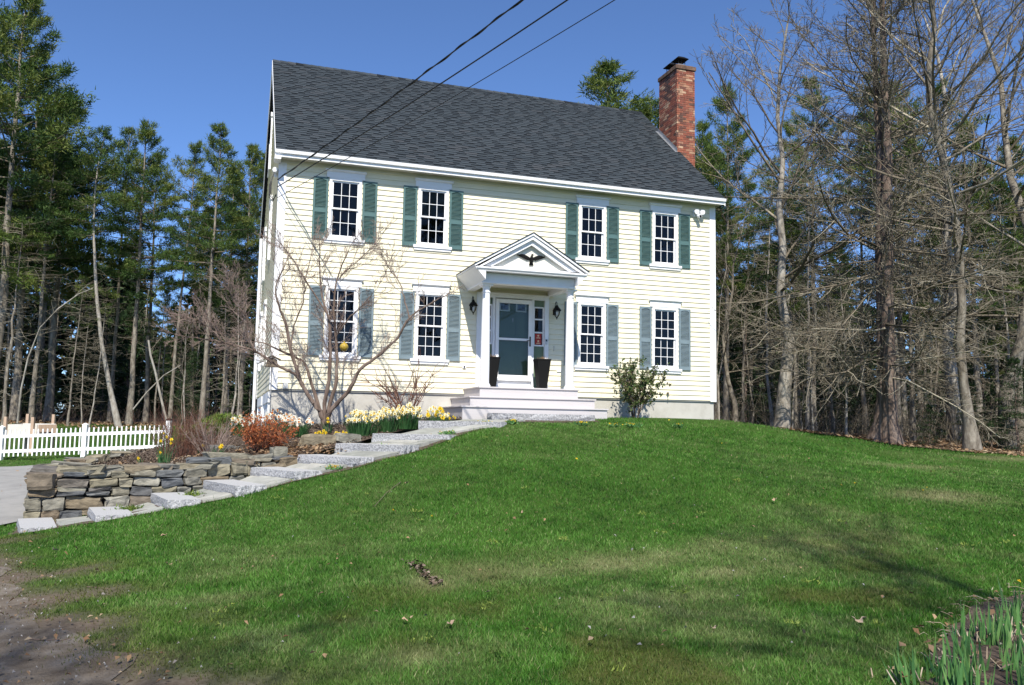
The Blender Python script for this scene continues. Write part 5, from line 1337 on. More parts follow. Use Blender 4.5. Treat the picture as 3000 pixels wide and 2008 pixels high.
# ------------------------------------------------------------------ right wood
RIGHT = [
    (3, (17.857, 9.932), 13.52, 0.6, 0.004, 0.8, 'narrow pine right of the chimney', 'pine_tree'),
    (1, (19.088, 13.757), 13.15, 2.6, 0.002, 0.8, 'pine partly hidden behind the chimney', 'pine_tree'),
    ('M', (15.616, 3.267), 12.21, 1.1, -0.021, 1.15, 'tall bare maple with pale upright limbs between house and larch', 'maple_tree'),
    ('N', (15.363, 5.464), 6.34, 3.0, -0.013, 1.0, 'bare tree with straight grey trunk close to the house corner', 'bare_tree'),
    ('B0', (14.610, 5.182), 5.31, 1.0, 0.004, 1.0, 'thin bare sapling nearest to the house corner', 'sapling'),
    ('B1', (15.888, 5.292), 4.97, 2.0, 0.017, 1.0, 'thin bare sapling between the grey trunk and the tall maple', 'sapling'),
    (1, (22.445, 10.542), 14.48, 4.0, 0.005, 0.85, 'pine showing behind the left side of the larch', 'pine_tree'),
    (4, (24.208, 14.192), 13.95, 5.0, 0.000, 0.8, 'slim pine behind the crown of the tall maple', 'pine_tree'),
    ('B0', (16.263, 3.583), 4.26, 4.0, 0.023, 1.0, 'slim sapling right of the maple trunk', 'sapling'),
    ('B1', (16.944, 3.888), 4.14, 5.0, -0.014, 1.0, 'grey sapling in the group left of the larch', 'sapling'),
    ('B0', (16.603, 2.943), 3.55, 0.4, 0.011, 1.0, 'pale sapling in the group left of the larch', 'sapling'),
    ('S1', (17.237, 2.206), 5.16, 0.8, -0.033, 1.0, 'leaning reddish dead stem left of the larch foot', 'dead_tree'),
    ('S0', (18.510, 4.432), 6.62, 1.9, -0.008, 1.1, 'dead trunk in the gap between the sapling group and larch', 'dead_tree'),
    (0, (26.040, 9.363), 14.26, 0.4, 0.000, 0.95, 'dense pine behind the larch crown', 'pine_tree'),
    (2, (25.961, 11.503), 13.72, 2.9, 0.000, 0.9, 'pine half hidden behind the left limbs of the larch', 'pine_tree'),
    ('S0', (20.310, 2.784), 7.96, 3.4, 0.008, 1.3, 'dead trunk close behind the larch on its right', 'dead_tree'),
    (4, (22.668, 3.597), 11.70, 1.4, -0.012, 1.0, 'thick dark trunked pine between larch and curved grey tree', 'pine_tree'),
    (3, (26.532, 6.030), 11.50, 2.2, 0.004, 1.0, 'broad pine behind the curved grey tree', 'pine_tree'),
    ('N', (21.117, -0.124), 13.67, 5.4, -0.013, 1.1, 'bare tree with dark wide limbs at the right picture edge', 'bare_tree'),
    ('M', (22.662, 3.070), 14.25, 4.4, 0.008, 1.1, 'tall bare tree between the curved grey one and the pines', 'maple_tree'),
    (0, (27.148, 4.770), 10.53, 3.6, 0.000, 1.0, 'pine at the right picture edge', 'pine_tree'),
    ('S1', (21.529, 0.270), 5.74, 0.3, -0.013, 1.2, 'thin dead trunk near the right picture edge', 'dead_tree'),
    ('H0', (18.724, 0.450), 0.14, 1.0, 0.000, 1.3, 'low green hemlock between larch and curved tree', 'hemlock'),
    ('H1', (18.342, 2.372), -0.31, 2.0, 0.000, 1.3, 'knee high hemlock just left of the larch foot', 'hemlock'),
    ('H0', (20.532, -0.989), 1.51, 3.0, 0.000, 1.2, 'bright green young hemlock at the right edge', 'hemlock'),
    ('H1', (20.637, 0.034), 0.78, 0.6, 0.000, 1.2, 'young green hemlock right of the curved grey tree', 'hemlock')]
PR = {'M': MAPLE, 'N': MAPLE2, 'B0': SAP[0], 'B1': SAP[1], 'S0': SNAG[0], 'S1': SNAG[1], 'H0': HEM[0], 'H1': HEM[1]}
for (pi, (x, y), top, rz, ln, wd, lab, nm) in RIGHT:
    z = h1(x, y); put(PINE[pi] if isinstance(pi, int) else PR[pi], nm, x, y, z - .05, top - z, lab, 'tree', 'trees of the right wood edge', rz, (0, ln), wd)
# the big bare larch with two stems
LB = Vector((17.286, 0.646, -1.125)); LB.z = h1(LB.x, LB.y)
larch = tag(empty('larch_tree', LB), 'huge bare larch with reddish twin trunk and sweeping lichen grey limbs', 'tree')
def rel(pts, o): return [Vector(p) - o for p in pts]
lt1 = rel([(17.480, 0.595, -1.249), (17.379, 0.551, -0.481), (17.357, 0.469, 0.407), (17.270, 0.388, 1.492), (17.159, 0.286, 2.872), (17.115, 0.161, 4.254), (17.024, 0.033, 5.832), (16.975, -0.100, 7.312), (16.832, -0.202, 8.790), (16.727, -0.316, 10.270), (16.621, -0.430, 11.749), (16.535, -0.551, 13.228), (16.448, -0.671, 14.708)], LB)
lt2 = rel([(17.209, 0.896, -1.261), (17.306, 0.786, -0.483), (17.313, 0.694, 0.413), (17.244, 0.607, 1.506), (17.161, 0.494, 2.898), (17.050, 0.390, 4.290), (16.996, 0.248, 5.881), (16.909, 0.127, 7.372), (16.816, 0.109, 8.900), (16.690, 0.000, 10.397), (16.565, -0.109, 11.894), (16.439, -0.218, 13.390)], LB)
m = MB(); m.tube(lt1, [.40, .24, .20, .19, .18, .17, .155, .135, .115, .095, .07, .05, .02], 12); m.build('trunk', M['bark_brown'], larch, smooth=True)
m = MB(); m.tube(lt2, [.42, .22, .17, .16, .15, .14, .13, .11, .09, .07, .05, .02], 12); m.build('trunk', M['bark_brown'], larch, smooth=True)
rng = np.random.default_rng(77); S = Segs()
PL = dict(wig=.10, lift=.0, rmin=.0045, lev=2, minL=.3, kids=(26, 9, 3), first=.14, ang=.75, ratio=.27, up=-.03, tint=.5)
for j in range(150):
    u = (j + rng.random()) / 150; t = .19 + .79 * u; st = lt1 if rng.random() < .55 else lt2; n_ = len(st) - 1; i = min(int(t * n_), n_ - 1); p = np.array(st[i].lerp(st[i + 1], t * n_ - i))
    az = rng.uniform(0, 6.283); L = (5.9 - 2.9 * max(0, u - .35) / .65) * rng.uniform(.45, 1.1); el = -.16 + max(-.1, rng.normal(.02, .1)) if u < .33 else -.1 + 1.25 * (u - .33) / .67 + rng.normal(0, .12)
    if u < .1: L *= .7
    PL['lift'] = .035 if u < .35 else .02
    grow(S, p, [math.cos(az) * math.cos(el), math.sin(az) * math.cos(el), math.sin(el)], L, .007 + .0048 * L, 0, rng, PL)
link('crown', S.mesh('crown', M['twig_grey'], 4), larch)
# curved grey tree at the far right
CBp = Vector((18.896, -0.933, -1.190)); CBp.z = h1(CBp.x, CBp.y)
ct = rel([(18.897, -0.929, -1.228), (18.749, -0.968, -0.359), (18.557, -1.010, 0.681), (18.414, -1.077, 1.815), (18.425, -1.176, 2.764), (18.319, -1.255, 3.899), (18.154, -1.325, 5.128), (17.872, -1.356, 6.356), (17.549, -1.363, 7.487), (17.298, -1.376, 8.431), (17.246, -1.473, 9.567), (17.347, -1.602, 10.517), (17.223, -1.675, 11.652), (17.081, -1.742, 12.787)], CBp)
ct[0].z -= .1
PC = dict(PM, kids=(8, 6, 4), up=.10)
cproto = make_bare(301, ct, [.19, .135, .125, .12, .118, .115, .11, .10, .09, .082, .07, .055, .04, .02], [(.30, .6, 10, 3.6, 4.6, .0, .45), (.6, .99, 16, 4.8, 2.5, .5, 1.1)], PC, 'bark_grey', flare=1.5)
co = tag(empty('maple_tree', CBp), 'bare grey tree with curved leaning trunk right of the larch', 'tree')
link('trunk', cproto['trunk'], co); link('crown', cproto['crown'], co)
# deeper rows on the right
GR = 'trees standing deeper in the right wood'
for i in range(62):
    px = r3.uniform(2070, 3500); d = r3.uniform(31, 54)
    x, y = px2xy(px, d); z = h1(x, y); q = r3.random()
    if q < .55: put(PINE[r3.randrange(5)], 'pine_tree', x, y, z - .1, (r3.uniform(9, 13.5) if px < 2500 else r3.uniform(10, 16)), 'dark pine standing deep in the wood right of the house', 'tree', GR, r3.uniform(0, 6.28), (r3.gauss(0, .02), r3.gauss(0, .02)), .95)
    elif q < .80: put(SNAG[r3.randrange(2)], 'dead_tree', x, y, z - .1, r3.uniform(8, 12), 'thin dead pine with bare side twigs deep in the right wood', 'tree', 'dead pines deep in the right wood', r3.uniform(0, 6.28), (r3.gauss(0, .04), r3.gauss(0, .04)))
    else: put(SAP[r3.randrange(2)], 'sapling', x, y, z - .1, r3.uniform(6, 10), 'slim bare sapling deep in the wood right of the house', 'tree', 'saplings deep in the right wood', r3.uniform(0, 6.28), (r3.gauss(0, .07), r3.gauss(0, .07)))
for i in range(44):
    px = r3.uniform(2080, 3500); d = r3.uniform(33, 56) if px < 2640 else r3.uniform(27, 56)
    x, y = px2xy(px, d); z = h1(x, y)
    put(HEM[r3.randrange(2)], 'hemlock', x, y, z - .1, r3.uniform(3.5, 8.0) if d > 38 else r3.uniform(1.6, 3.2), 'dark young hemlock in the shade of the right wood', 'tree', 'young hemlocks of the right wood', r3.uniform(0, 6.28), (0, 0), 1.1)
# far woods behind everything, one mass
C, Dv, T = [], [], []
Sg = Segs()
for i in range(250):
    px = (r3.uniform(-900, 700) if i % 2 else r3.uniform(2150, 3700)) if i < 170 else r3.uniform(650, 2250); d = r3.uniform(58, 82); x, y = px2xy(px, d); z = -.9; hh = r3.uniform(10, 14) if i % 2 else r3.uniform(8, 13)
    if i >= 170: hh = r3.uniform(8, 12)
    if 420 < px < 560: hh = r3.uniform(6, 8.5)
    Sg.line([(x, y, z), (x + r3.gauss(0, .2), y, z + hh)], .13, .04, r3.uniform(.2, .8))
    for k in range(46):
        u = r3.random(); a = r3.uniform(0, 6.28); rr = (1 - u * .75) * r3.uniform(.3, 2.4); C.append((x + rr * math.cos(a), y + rr * math.sin(a), z + .2 + hh * u)); Dv.append((0, 0, -.1)); T.append(r3.random())
Vn, Fn, tn = tufts(C, Dv, NR, 9, .75, .20, .9, np.array(T), .28)
tag(link('distant_woods', np_mesh('distant_woods', Vn, Fn, M['needle_dark'], attr=tn)), 'dark mass of far woods behind the nearer trees', 'woods', kind='stuff')
tag(link('distant_trunks', Sg.mesh('distant_trunks', M['twig_grey'], 5)), 'far tree trunks in the dark woods', 'woods', kind='stuff')
# pines that show over the roof, and shade trees across the street behind the camera
for (pi, px, d, top, rz, lab) in ((0, 1790, 47, (17.961, 21.588, 19.721)[2], 1.2, 'broad green pine rising over the right half of the roof'), (3, 1925, 49, (21.583, 22.620, 18.666)[2], 2.0, 'pine top just left of the chimney')):
    x, y = px2xy(px, d); z = h1(x, y); put(PINE[pi], 'pine_tree', x, y, z, top - z, lab, 'tree', 'pines behind the house', rz, (0, 0), 1.6 if pi == 0 else 1.35)
for (pr, x, y, hh, rz, nm, lab) in ((MAPLE, 2.0, -26.5, 17, .4, 'maple_tree', 'bare street tree whose branches shade the middle of the lawn'), (MAPLE2, -5.0, -27.5, 17, 2.2, 'bare_tree', 'bare street tree that shades the dirt shoulder'), (MAPLE, 8.0, -26, 17.5, 3.7, 'maple_tree', 'bare street tree opposite the iris bed'),
        (PINE[4], 2.6, -32.8, 21.0, 5.0, 'pine_tree', 'thin street pine that throws soft shade on the low lawn'), (PINE[2], 9.6, -32.0, 20.0, 1.0, 'pine_tree', 'street pine shading the right end of the low lawn'), (MAPLE2, 12.5, -27.0, 17.0, 2.6, 'bare_tree', 'bare street tree at the right end of the row')):
    put(pr, nm, x, y, -2.5, hh, lab, 'tree', 'trees across the street', rz, (0, 0), 1.0)

# ------------------------------------------------------------------ undergrowth at the wood edges
def brush(n, spots, hmin, hmax, seed, tintc, spread=.5):
    rng = np.random.default_rng(seed); S = Segs()
    for k in range(n):
        x, y = spots(rng); z = h1(x, y) if k % 4 == 0 else z; d = np.array([rng.normal(0, .3), rng.normal(0, .3), 1.0]); L = rng.uniform(hmin, hmax)
        pts, de = wander((x, y, z - .03), d, L, 4, rng, .16, -.02); S.line(pts, .007, .003, np.clip(rng.normal(tintc, .25), 0, 1))
        for q in range(4):
            i = rng.integers(1, 5); s2, _ = wander(pts[i], de + rng.normal(0, .6, 3), L * .35, 2, rng, .2); S.line(s2, .004, .002, np.clip(rng.normal(tintc, .25), 0, 1))
    return S
def sp_left(rng): px = rng.uniform(-300, 720); return px2xy(px, rng.uniform(40.5, 48))
def sp_right(rng): px = rng.uniform(2110, 3300); return px2xy(px, 28.5 - (px - 2110) / 200 + rng.uniform(0, 9))
tag(link('undergrowth', brush(520, sp_left, .3, 1.2, 4, .2).mesh('undergrowth', M['twig_brown'], 3)), 'tangle of bare brown brush along the left wood edge', 'brush', kind='stuff')
tag(link('undergrowth', brush(1000, sp_right, .3, 1.7, 5, .35).mesh('undergrowth', M['twig_grey'], 3)), 'tangle of bare grey brush along the right wood edge', 'brush', kind='stuff')
# leaf litter on the forest floor
def leaves(n, spots, seed, size, mt, name, lab, hf=None, cat='leaves'):
    rng = np.random.default_rng(seed); P = np.array([spots(rng) for _ in range(n)]); z = (hf or Hn)(P[:, 0], P[:, 1]) + .035 + rng.uniform(0, .03, n)
    a = rng.uniform(0, 6.283, n); s = size * rng.uniform(.5, 1.3, n); u = np.stack([np.cos(a), np.sin(a), rng.normal(0, .35, n)], 1) * s[:, None]; v = np.stack([-np.sin(a), np.cos(a), rng.normal(0, .35, n)], 1) * s[:, None] * .6
    c = np.stack([P[:, 0], P[:, 1], z], 1); V = np.stack([c - u, c - v + [0, 0, .006], c + u, c + v + [0, 0, .012]], 1).reshape(-1, 3); F = np.arange(4 * n).reshape(-1, 4)
    return tag(link(name, np_mesh(name, V, F, mt, attr=np.repeat(rng.uniform(0, 1, n), 4))), lab, cat, kind='stuff')
def sp_r2(rng):
    while True:
        px = rng.uniform(2080, 3300); x, y = px2xy(px, 28.2 - (px - 2110) / 185 + rng.uniform(-1.2, 7) ** 1.0)
        return x, y
leaves(5200, sp_r2, 6, .065, M['leaf'], 'leaf_litter', 'brown fallen leaves on the forest floor at the right')
leaves(2500, lambda r: px2xy(r.uniform(-200, 700), r.uniform(38, 46)), 7, .08, M['leaf'], 'leaf_litter', 'brown fallen leaves under the left pines')
def sp_bed(rng):
    while True:
        x, y = rng.uniform(-3.6, 3.9), rng.uniform(-5, 2)
        if inpoly([x], [y], BED)[0]: return x, y
def hbed(x, y): return tps_eval(TB, x, y) - .015
leaves(9000, sp_bed, 8, .022, M['chip'], 'bark_mulch', 'dark bark mulch chips in the flower bed', hbed, 'mulch')
leaves(420, lambda r: (r.normal(.25, .5), r.normal(-3.5, .35)), 9, .045, M['leaf'], 'leaf_litter', 'orange brown leaves under the orange shrub', hbed)
leaves(300, lambda r: (r.normal(-1.2, .9), r.normal(-2.9, .7)), 10, .045, M['leaf'], 'leaf_litter', 'tan dry leaves on the mulch at the left end of the bed', hbed)
# gravel on the shoulder
def sp_dirt(rng):
    while True:
        x, y = rng.uniform(-6, .6), rng.uniform(-16.5, -8)
        dd = polydist(np.array([x]), np.array([y]), DIRT)[0]
        if inpoly([x], [y], DIRT)[0] or dd < rng.exponential(.25): return x, y
leaves(1700, sp_dirt, 11, .010, M['pebble'], 'gravel', 'loose grey gravel on the dirt shoulder', lambda x, y: Hn(x, y) - .016, 'gravel')
leaves(900, sp_dirt, 12, .022, M['leaf'], 'leaf_litter', 'bits of brown leaf on the dirt shoulder', lambda x, y: Hn(x, y) - .014)

# ------------------------------------------------------------------ shrubs and flowers in the bed
def zb(x, y):
    return hb(x, y) if inpoly([x], [y], BED)[0] else h1(x, y)
# multi stemmed dogwood
DG = Vector((1.089, -1.468, -0.870)); DG.z = zb(DG.x, DG.y)
dog = tag(empty('dogwood_tree', DG), 'bare multi stemmed dogwood in front of the left windows', 'tree')
def z3(x, y): return (700 + x / 2.24, 600 + y / 2.24)
STM = [
    ([(1.066, -1.471, -0.763), (0.992, -1.517, -0.590), (0.745, -1.525, -0.231), (0.513, -1.539, 0.141), (0.301, -1.585, 0.763), (0.151, -1.648, 1.351), (0.031, -1.689, 1.624), (-0.064, -1.750, 2.020), (0.091, -1.897, 2.449)], 0.062, 0.012, 17),
    ([(0.583, -1.497, 0.018), (0.460, -1.594, 0.200), (0.283, -1.666, 0.316), (0.034, -1.713, 0.414), (-0.395, -1.718, 0.676), (-0.665, -1.756, 0.754), (-1.018, -1.767, 0.829), (-1.452, -1.749, 0.887), (-1.836, -1.746, 0.930)], 0.038, 0.01, 26),
    ([(-0.397, -1.770, 0.672), (-0.558, -1.801, 0.986), (-0.605, -1.875, 1.347), (-0.852, -1.877, 1.640), (-0.950, -1.921, 1.874)], 0.022, 0.008, 14),
    ([(-1.018, -1.793, 0.827), (-1.259, -1.809, 1.074), (-1.495, -1.819, 1.243), (-1.696, -1.829, 1.292)], 0.014, 0.006, 12),
    ([(1.024, -1.367, -0.604), (0.926, -1.301, -0.350), (0.756, -1.236, 0.162), (0.622, -1.167, 0.517), (0.436, -1.059, 0.647), (0.030, -0.883, 0.822), (-0.252, -0.743, 0.952), (-0.717, -0.531, 0.965)], 0.045, 0.01, 14),
    ([(1.063, -1.476, -0.699), (1.039, -1.464, -0.445), (1.106, -1.517, 0.161), (1.110, -1.552, 0.800), (1.055, -1.565, 1.408), (0.897, -1.535, 1.921), (0.825, -1.545, 2.564), (0.807, -1.555, 3.018)], 0.055, 0.009, 17),
    ([(1.104, -1.384, -0.699), (1.142, -1.373, -0.410), (1.274, -1.422, 0.171), (1.243, -1.440, 0.977), (1.174, -1.429, 1.626), (1.196, -1.449, 2.279), (1.419, -1.536, 2.940)], 0.052, 0.01, 17),
    ([(1.083, -1.586, -0.730), (1.140, -1.700, -0.478), (1.359, -1.868, -0.224), (1.518, -2.016, 0.027), (1.671, -2.171, 0.369), (2.031, -2.391, 0.681), (2.328, -2.593, 1.021), (2.532, -2.770, 1.417), (2.858, -2.972, 1.660), (3.099, -3.136, 1.808)], 0.06, 0.01, 16),
    ([(2.545, -2.705, 1.426), (2.448, -2.678, 1.736), (2.347, -2.656, 2.109), (2.163, -2.594, 2.357), (2.039, -2.549, 2.577)], 0.02, 0.006, 8),
    ([(1.232, -1.501, 1.101), (1.447, -1.712, 1.446), (1.607, -1.889, 1.627), (1.737, -2.052, 1.774), (1.920, -2.242, 2.015)], 0.02, 0.006, 8),
    ([(1.055, -1.691, 1.459), (0.582, -1.640, 2.143), (0.253, -1.620, 2.670), (-0.036, -1.594, 3.006)], 0.022, 0.006, 10),
    ([(1.249, -1.525, 2.337), (1.425, -1.603, 2.533), (1.660, -1.703, 2.763), (2.040, -1.872, 3.206)], 0.018, 0.005, 9),
    ([(0.301, -1.585, 0.763), (0.341, -1.619, 1.237), (0.499, -1.696, 1.746), (0.538, -1.733, 2.254), (0.635, -1.796, 2.828)], 0.022, 0.006, 9)]
DT = MB(); Sd = Segs(); rng = np.random.default_rng(12)
PD = dict(wig=.13, lift=.05, rmin=.0026, lev=2, minL=.12, kids=(9, 6, 3), first=.12, ang=.60, ratio=.50, up=.18, tint=.5)
for (pts, r0, r1, dens) in STM:
    q = rel(pts, DG); k = len(q) - 1
    # smooth the hand set points a little
    sm = []
    for i in range(k):
        p0 = q[max(0, i - 1)]; p1 = q[i]; p2 = q[i + 1]; p3 = q[min(k, i + 2)]
        for s in range(4):
            t = s / 4; sm.append(.5 * ((2 * p1) + (p2 - p0) * t + (2 * p0 - 5 * p1 + 4 * p2 - p3) * t * t + (3 * p1 - p0 - 3 * p2 + p3) * t ** 3) + Vector(rng.normal(0, .006, 3)))
    sm.append(q[-1]); DT.tube(sm, [(r0 + (r1 - r0) * (i / (len(sm) - 1)) ** .8) * rng.uniform(.88, 1.14) for i in range(len(sm))], 8)
    n = len(sm) - 1; cnt = int(dens)
    for j in range(cnt):
        f = .32 + .68 * (j + rng.random()) / cnt; i = min(int(f * n), n - 1); p = np.array(sm[i].lerp(sm[i + 1], f * n - i)); d = np.array(sm[i + 1] - sm[i]); d /= np.linalg.norm(d)
        nd = d * .7 + perp(d, rng) * .75 + np.array([0, 0, .25]); grow(Sd, p, nd, rng.uniform(.40, 1.0) * (1.1 - .5 * f), .0062, 0, rng, PD)
    grow(Sd, np.array(sm[-1]), np.array(sm[-1] - sm[-2]), .5, r1, 0, rng, PD)
tk = rel([(1.092, -1.463, -0.927), (1.070, -1.474, -0.742), (1.042, -1.483, -0.565)], DG); tk[0].z = -.08; DT.tube(tk, [.13, .10, .085], 10)
DT.build('trunk', M['bark_brown'], dog, smooth=True); link('crown', Sd.mesh('crown', M['twig_pink'], 3), dog)
GB = Vector((1.345, -1.934, 0.831)); gb = tag(empty('gold_ball', GB), 'yellow gold ball ornament hanging in the dogwood', 'ornament')
m = MB(); m.lathe((0, 0, 0), [(.01, -.088), (.05, -.075), (.082, -.034), (.090, 0), (.082, .037), (.05, .075), (.018, .09), (.016, .12)], 14); m.build('ball', M['gold'], gb, smooth=True); MB().tube([(0, 0, .12), (.01, 0, .30)], .004, 4).build('cord', M['cable'], gb)

def stemmy(name, loc, n, hmin, hmax, spread, r0, mt, seed, lab, cat='shrub', kids=4, leaf=None, leafK=0, leafs=.03, lift=.0, wig=.12, group=None, base_r=.08, tintc=.5):
    rng = np.random.default_rng(seed); o = tag(empty(name, loc), lab, cat, group); S = Segs(); C, Dv = [], []
    for k in range(n):
        a = rng.uniform(0, 6.283); rr = base_r * math.sqrt(rng.random()); lean_ = spread * rng.random() ** .7
        d = np.array([math.cos(a) * lean_, math.sin(a) * lean_, 1.0]); L = rng.uniform(hmin, hmax); pts, de = wander((rr * math.cos(a), rr * math.sin(a), -.02), d, L, 5, rng, wig, lift)
        tt = np.clip(rng.normal(tintc, .25), 0, 1); S.line(pts, r0, r0 * .4, tt)
        for q in range(kids):
            i = rng.integers(2, 6); s2, e2 = wander(pts[i], (pts[i] - pts[i - 1]) / (L / 5) + rng.normal(0, .55, 3), L * rng.uniform(.15, .4), 3, rng, wig * 1.4, .04); S.line(s2, r0 * .5, r0 * .25, tt)
            for j in range(leafK): w = rng.integers(0, 4); C.append(s2[w] + rng.normal(0, .02, 3)); Dv.append(e2 * .4 + rng.normal(0, .5, 3))
        if leafK: C.append(pts[-1]); Dv.append(de)
    link('stems', S.mesh('stems', M[mt], 4), o)
    if leaf and C:
        rng2 = np.random.default_rng(seed + 1); Vl, Fl, tl = tufts(C, Dv, rng2, 3, leafs * 2, leafs * .6, .7, None, leafs * .4)
        link('leaves', np_mesh('leaves', Vl, Fl, M[leaf], attr=tl), o)
    return o
def g3(px, py, d):
    return None
OR = Vector((-0.199, -3.223, -1.291)); stemmy('orange_shrub', (OR.x, OR.y, zb(OR.x, OR.y)), 95, .35, .66, .85, .004, 'stem_red', 31, 'rounded shrub with orange red leaves beside the stone wall', kids=5, leaf='leaf_orange', leafK=3, leafs=.019, base_r=.20)
p = Vector((-1.712, -1.540, -1.526)); stemmy('brown_shrub', (p.x, p.y, zb(p.x, p.y)), 190, .5, .95, .42, .004, 'stem_red', 32, 'dense reddish brown bare shrub next to the fence end post', kids=5, base_r=.42, tintc=.35)
p = Vector((-1.118, -2.489, -1.386)); stemmy('brown_shrub', (p.x, p.y, zb(p.x, p.y)), 60, .45, .80, .75, .005, 'twig_pink', 33, 'spiky bare shrub of pale brown stems left of the orange shrub', kids=4, base_r=.18)
p = Vector((-1.313, -1.891, -1.443)); stemmy('brown_shrub', (p.x, p.y, zb(p.x, p.y)), 40, .4, .75, .55, .004, 'stem_red', 37, 'thin red brown bare twigs between the two leafless shrubs', kids=4, base_r=.2)
p = Vector((2.824, -1.026, -0.415)); stemmy('bare_shrub', (p.x, p.y, zb(p.x, p.y)), 22, .7, 1.35, .55, .014, 'stem_red', 34, 'knobbly brown bare shrub below the second lower window', kids=6, base_r=.12, wig=.2, lift=.03, tintc=.55)
p = Vector((8.596, -0.750, -0.471)); stemmy('rhododendron', (p.x, p.y, h1(p.x, p.y)), 15, .75, 1.35, .45, .011, 'twig_brown', 35, 'loose leafy evergreen bush in front of the wall by the last window', kids=13, leaf='leaf_green', leafK=7, leafs=.034, base_r=.10, wig=.16, lift=.02)
GCp = Vector((-0.947, 0.582, -0.950)); o = tag(empty('ground_cover', (GCp.x, GCp.y, zb(GCp.x, GCp.y))), 'low mound of yellow green creeping foliage left of the daffodils', 'ground cover')
rng = np.random.default_rng(40); Cg = []
for k in range(2600): a = rng.uniform(0, 6.283); rr = math.sqrt(rng.random()); Cg.append((rr * .75 * math.cos(a), rr * .55 * math.sin(a), .38 * (1 - rr ** 2) + rng.uniform(-.05, .05)))
Vl, Fl, tl = tufts(Cg, [(0, 0, .6)] * len(Cg), rng, 3, .08, .012, .6, None, .02); link('foliage', np_mesh('foliage', Vl, Fl, M['groundcover'], attr=tl), o)

# daffodils: leaves, stalks and single flowers
def flower_mesh(pet, cup, s=1.0):
    m = MB()
    for k in range(6):
        a = k * math.pi / 3; c, sn = math.cos(a), math.sin(a); px_, py_ = -sn, c; L = .040 * s; w = .014 * s
        m.add([(0, 0, 0), (c * L * .5 + px_ * w, sn * L * .5 + py_ * w, .004 * s), (c * L, sn * L, .001), (c * L * .5 - px_ * w, sn * L * .5 - py_ * w, .004 * s)], [(0, 1, 2, 3)])
    n0 = len(m.f)
    vs_ = []; N_ = 7
    for r_, z_ in ((.009, .003), (.011, .014), (.016, .022)):
        for k in range(N_): a = 2 * math.pi * k / N_; vs_.append((r_ * s * math.cos(a), r_ * s * math.sin(a), z_ * s))
    m.add(vs_, [(i * N_ + k, i * N_ + (k + 1) % N_, (i + 1) * N_ + (k + 1) % N_, (i + 1) * N_ + k) for i in range(2) for k in range(N_)] + [tuple(range(N_))])
    me = m.mesh('flower', [M[pet], M[cup]])
    for i, p in enumerate(me.polygons): p.material_index = 1 if i >= n0 else 0
    return me
FLW = {'cream': flower_mesh('petal_cream', 'cup_yellow'), 'white': flower_mesh('petal_white', 'cup_orange'), 'yellow': flower_mesh('petal_yellow', 'cup_gold'), 'pale': flower_mesh('petal_cream', 'cup_yellow', 1.05)}
def daffodils(x, y, rx, ry, h, nf, nleaf, kind, lab, seed, grp='daffodil clumps', fs=1.0, mix=None, zoff=0.0, leafr=1.0):
    rng = np.random.default_rng(seed); z0 = zb(x, y) + zoff; o = tag(empty('daffodils', (x, y, z0)), lab, 'flowers', grp)
    n = nleaf; a = rng.uniform(0, 6.283, n); rr = np.sqrt(rng.random(n)); bx = rr * rx * .8 * np.cos(a); by = rr * ry * .8 * np.sin(a); L = h * rng.uniform(.5, 1.0, n) * leafr
    out = np.stack([np.cos(a) * (.2 + .6 * rr), np.sin(a) * (.2 + .6 * rr)], 1) + rng.normal(0, .2, (n, 2)); w = .0065
    side = np.stack([-np.sin(a + rng.normal(0, 1, n)), np.cos(a)], 1); side /= np.linalg.norm(side, axis=1, keepdims=True)
    def ring(f, bendk, wd): return [np.stack([bx + out[:, 0] * L * bendk + s * side[:, 0] * wd, by + out[:, 1] * L * bendk + s * side[:, 1] * wd, L * f], 1) for s in (-1, 1)]
    r0 = ring(0, 0, w); r1 = ring(.55, .22, w * .95); r2 = [np.stack([bx + out[:, 0] * L * .62, by + out[:, 1] * L * .62, L * .95], 1)]
    V = np.stack([r0[0], r0[1], r1[1], r1[0], r2[0]], 1).reshape(-1, 3); b = np.arange(n)[:, None] * 5; t = np.clip(rng.normal(.45, .28, n), 0, 1)
    F = np.concatenate([b + [0, 1, 2], b + [0, 2, 3], b + [3, 2, 4]], 0); link('leaves', np_mesh('leaves', V, F, M['daff_leaf'], attr=np.repeat(t, 5)), o)
    S = Segs()
    for k in range(nf):
        a_ = rng.uniform(0, 6.283); r_ = math.sqrt(rng.random()); fx, fy = r_ * rx * math.cos(a_), r_ * ry * math.sin(a_); fz = h * rng.uniform(.68, 1.12) * (1 - .18 * r_ ** 2)
        S.line([(fx * .7, fy * .7, 0), (fx * .85, fy * .85, fz * .6), (fx, fy, fz)], .004, .003, .5)
        az = rng.normal(-1.7, .9); face = Vector((math.cos(az), math.sin(az), rng.uniform(-.15, .35))); kd = kind if not mix or rng.random() > mix[1] else mix[0]
        f = link('flower', FLW[kd], o, (fx + face.x * .02, fy + face.y * .02, fz), face.to_track_quat('Z', 'Y').to_euler(), (fs * rng.uniform(.85, 1.15),) * 3)
    link('stalks', S.mesh('stalks', M['daff_leaf'], 3), o)
    return o
def aty(px, py, d): return px2xy(px, d)
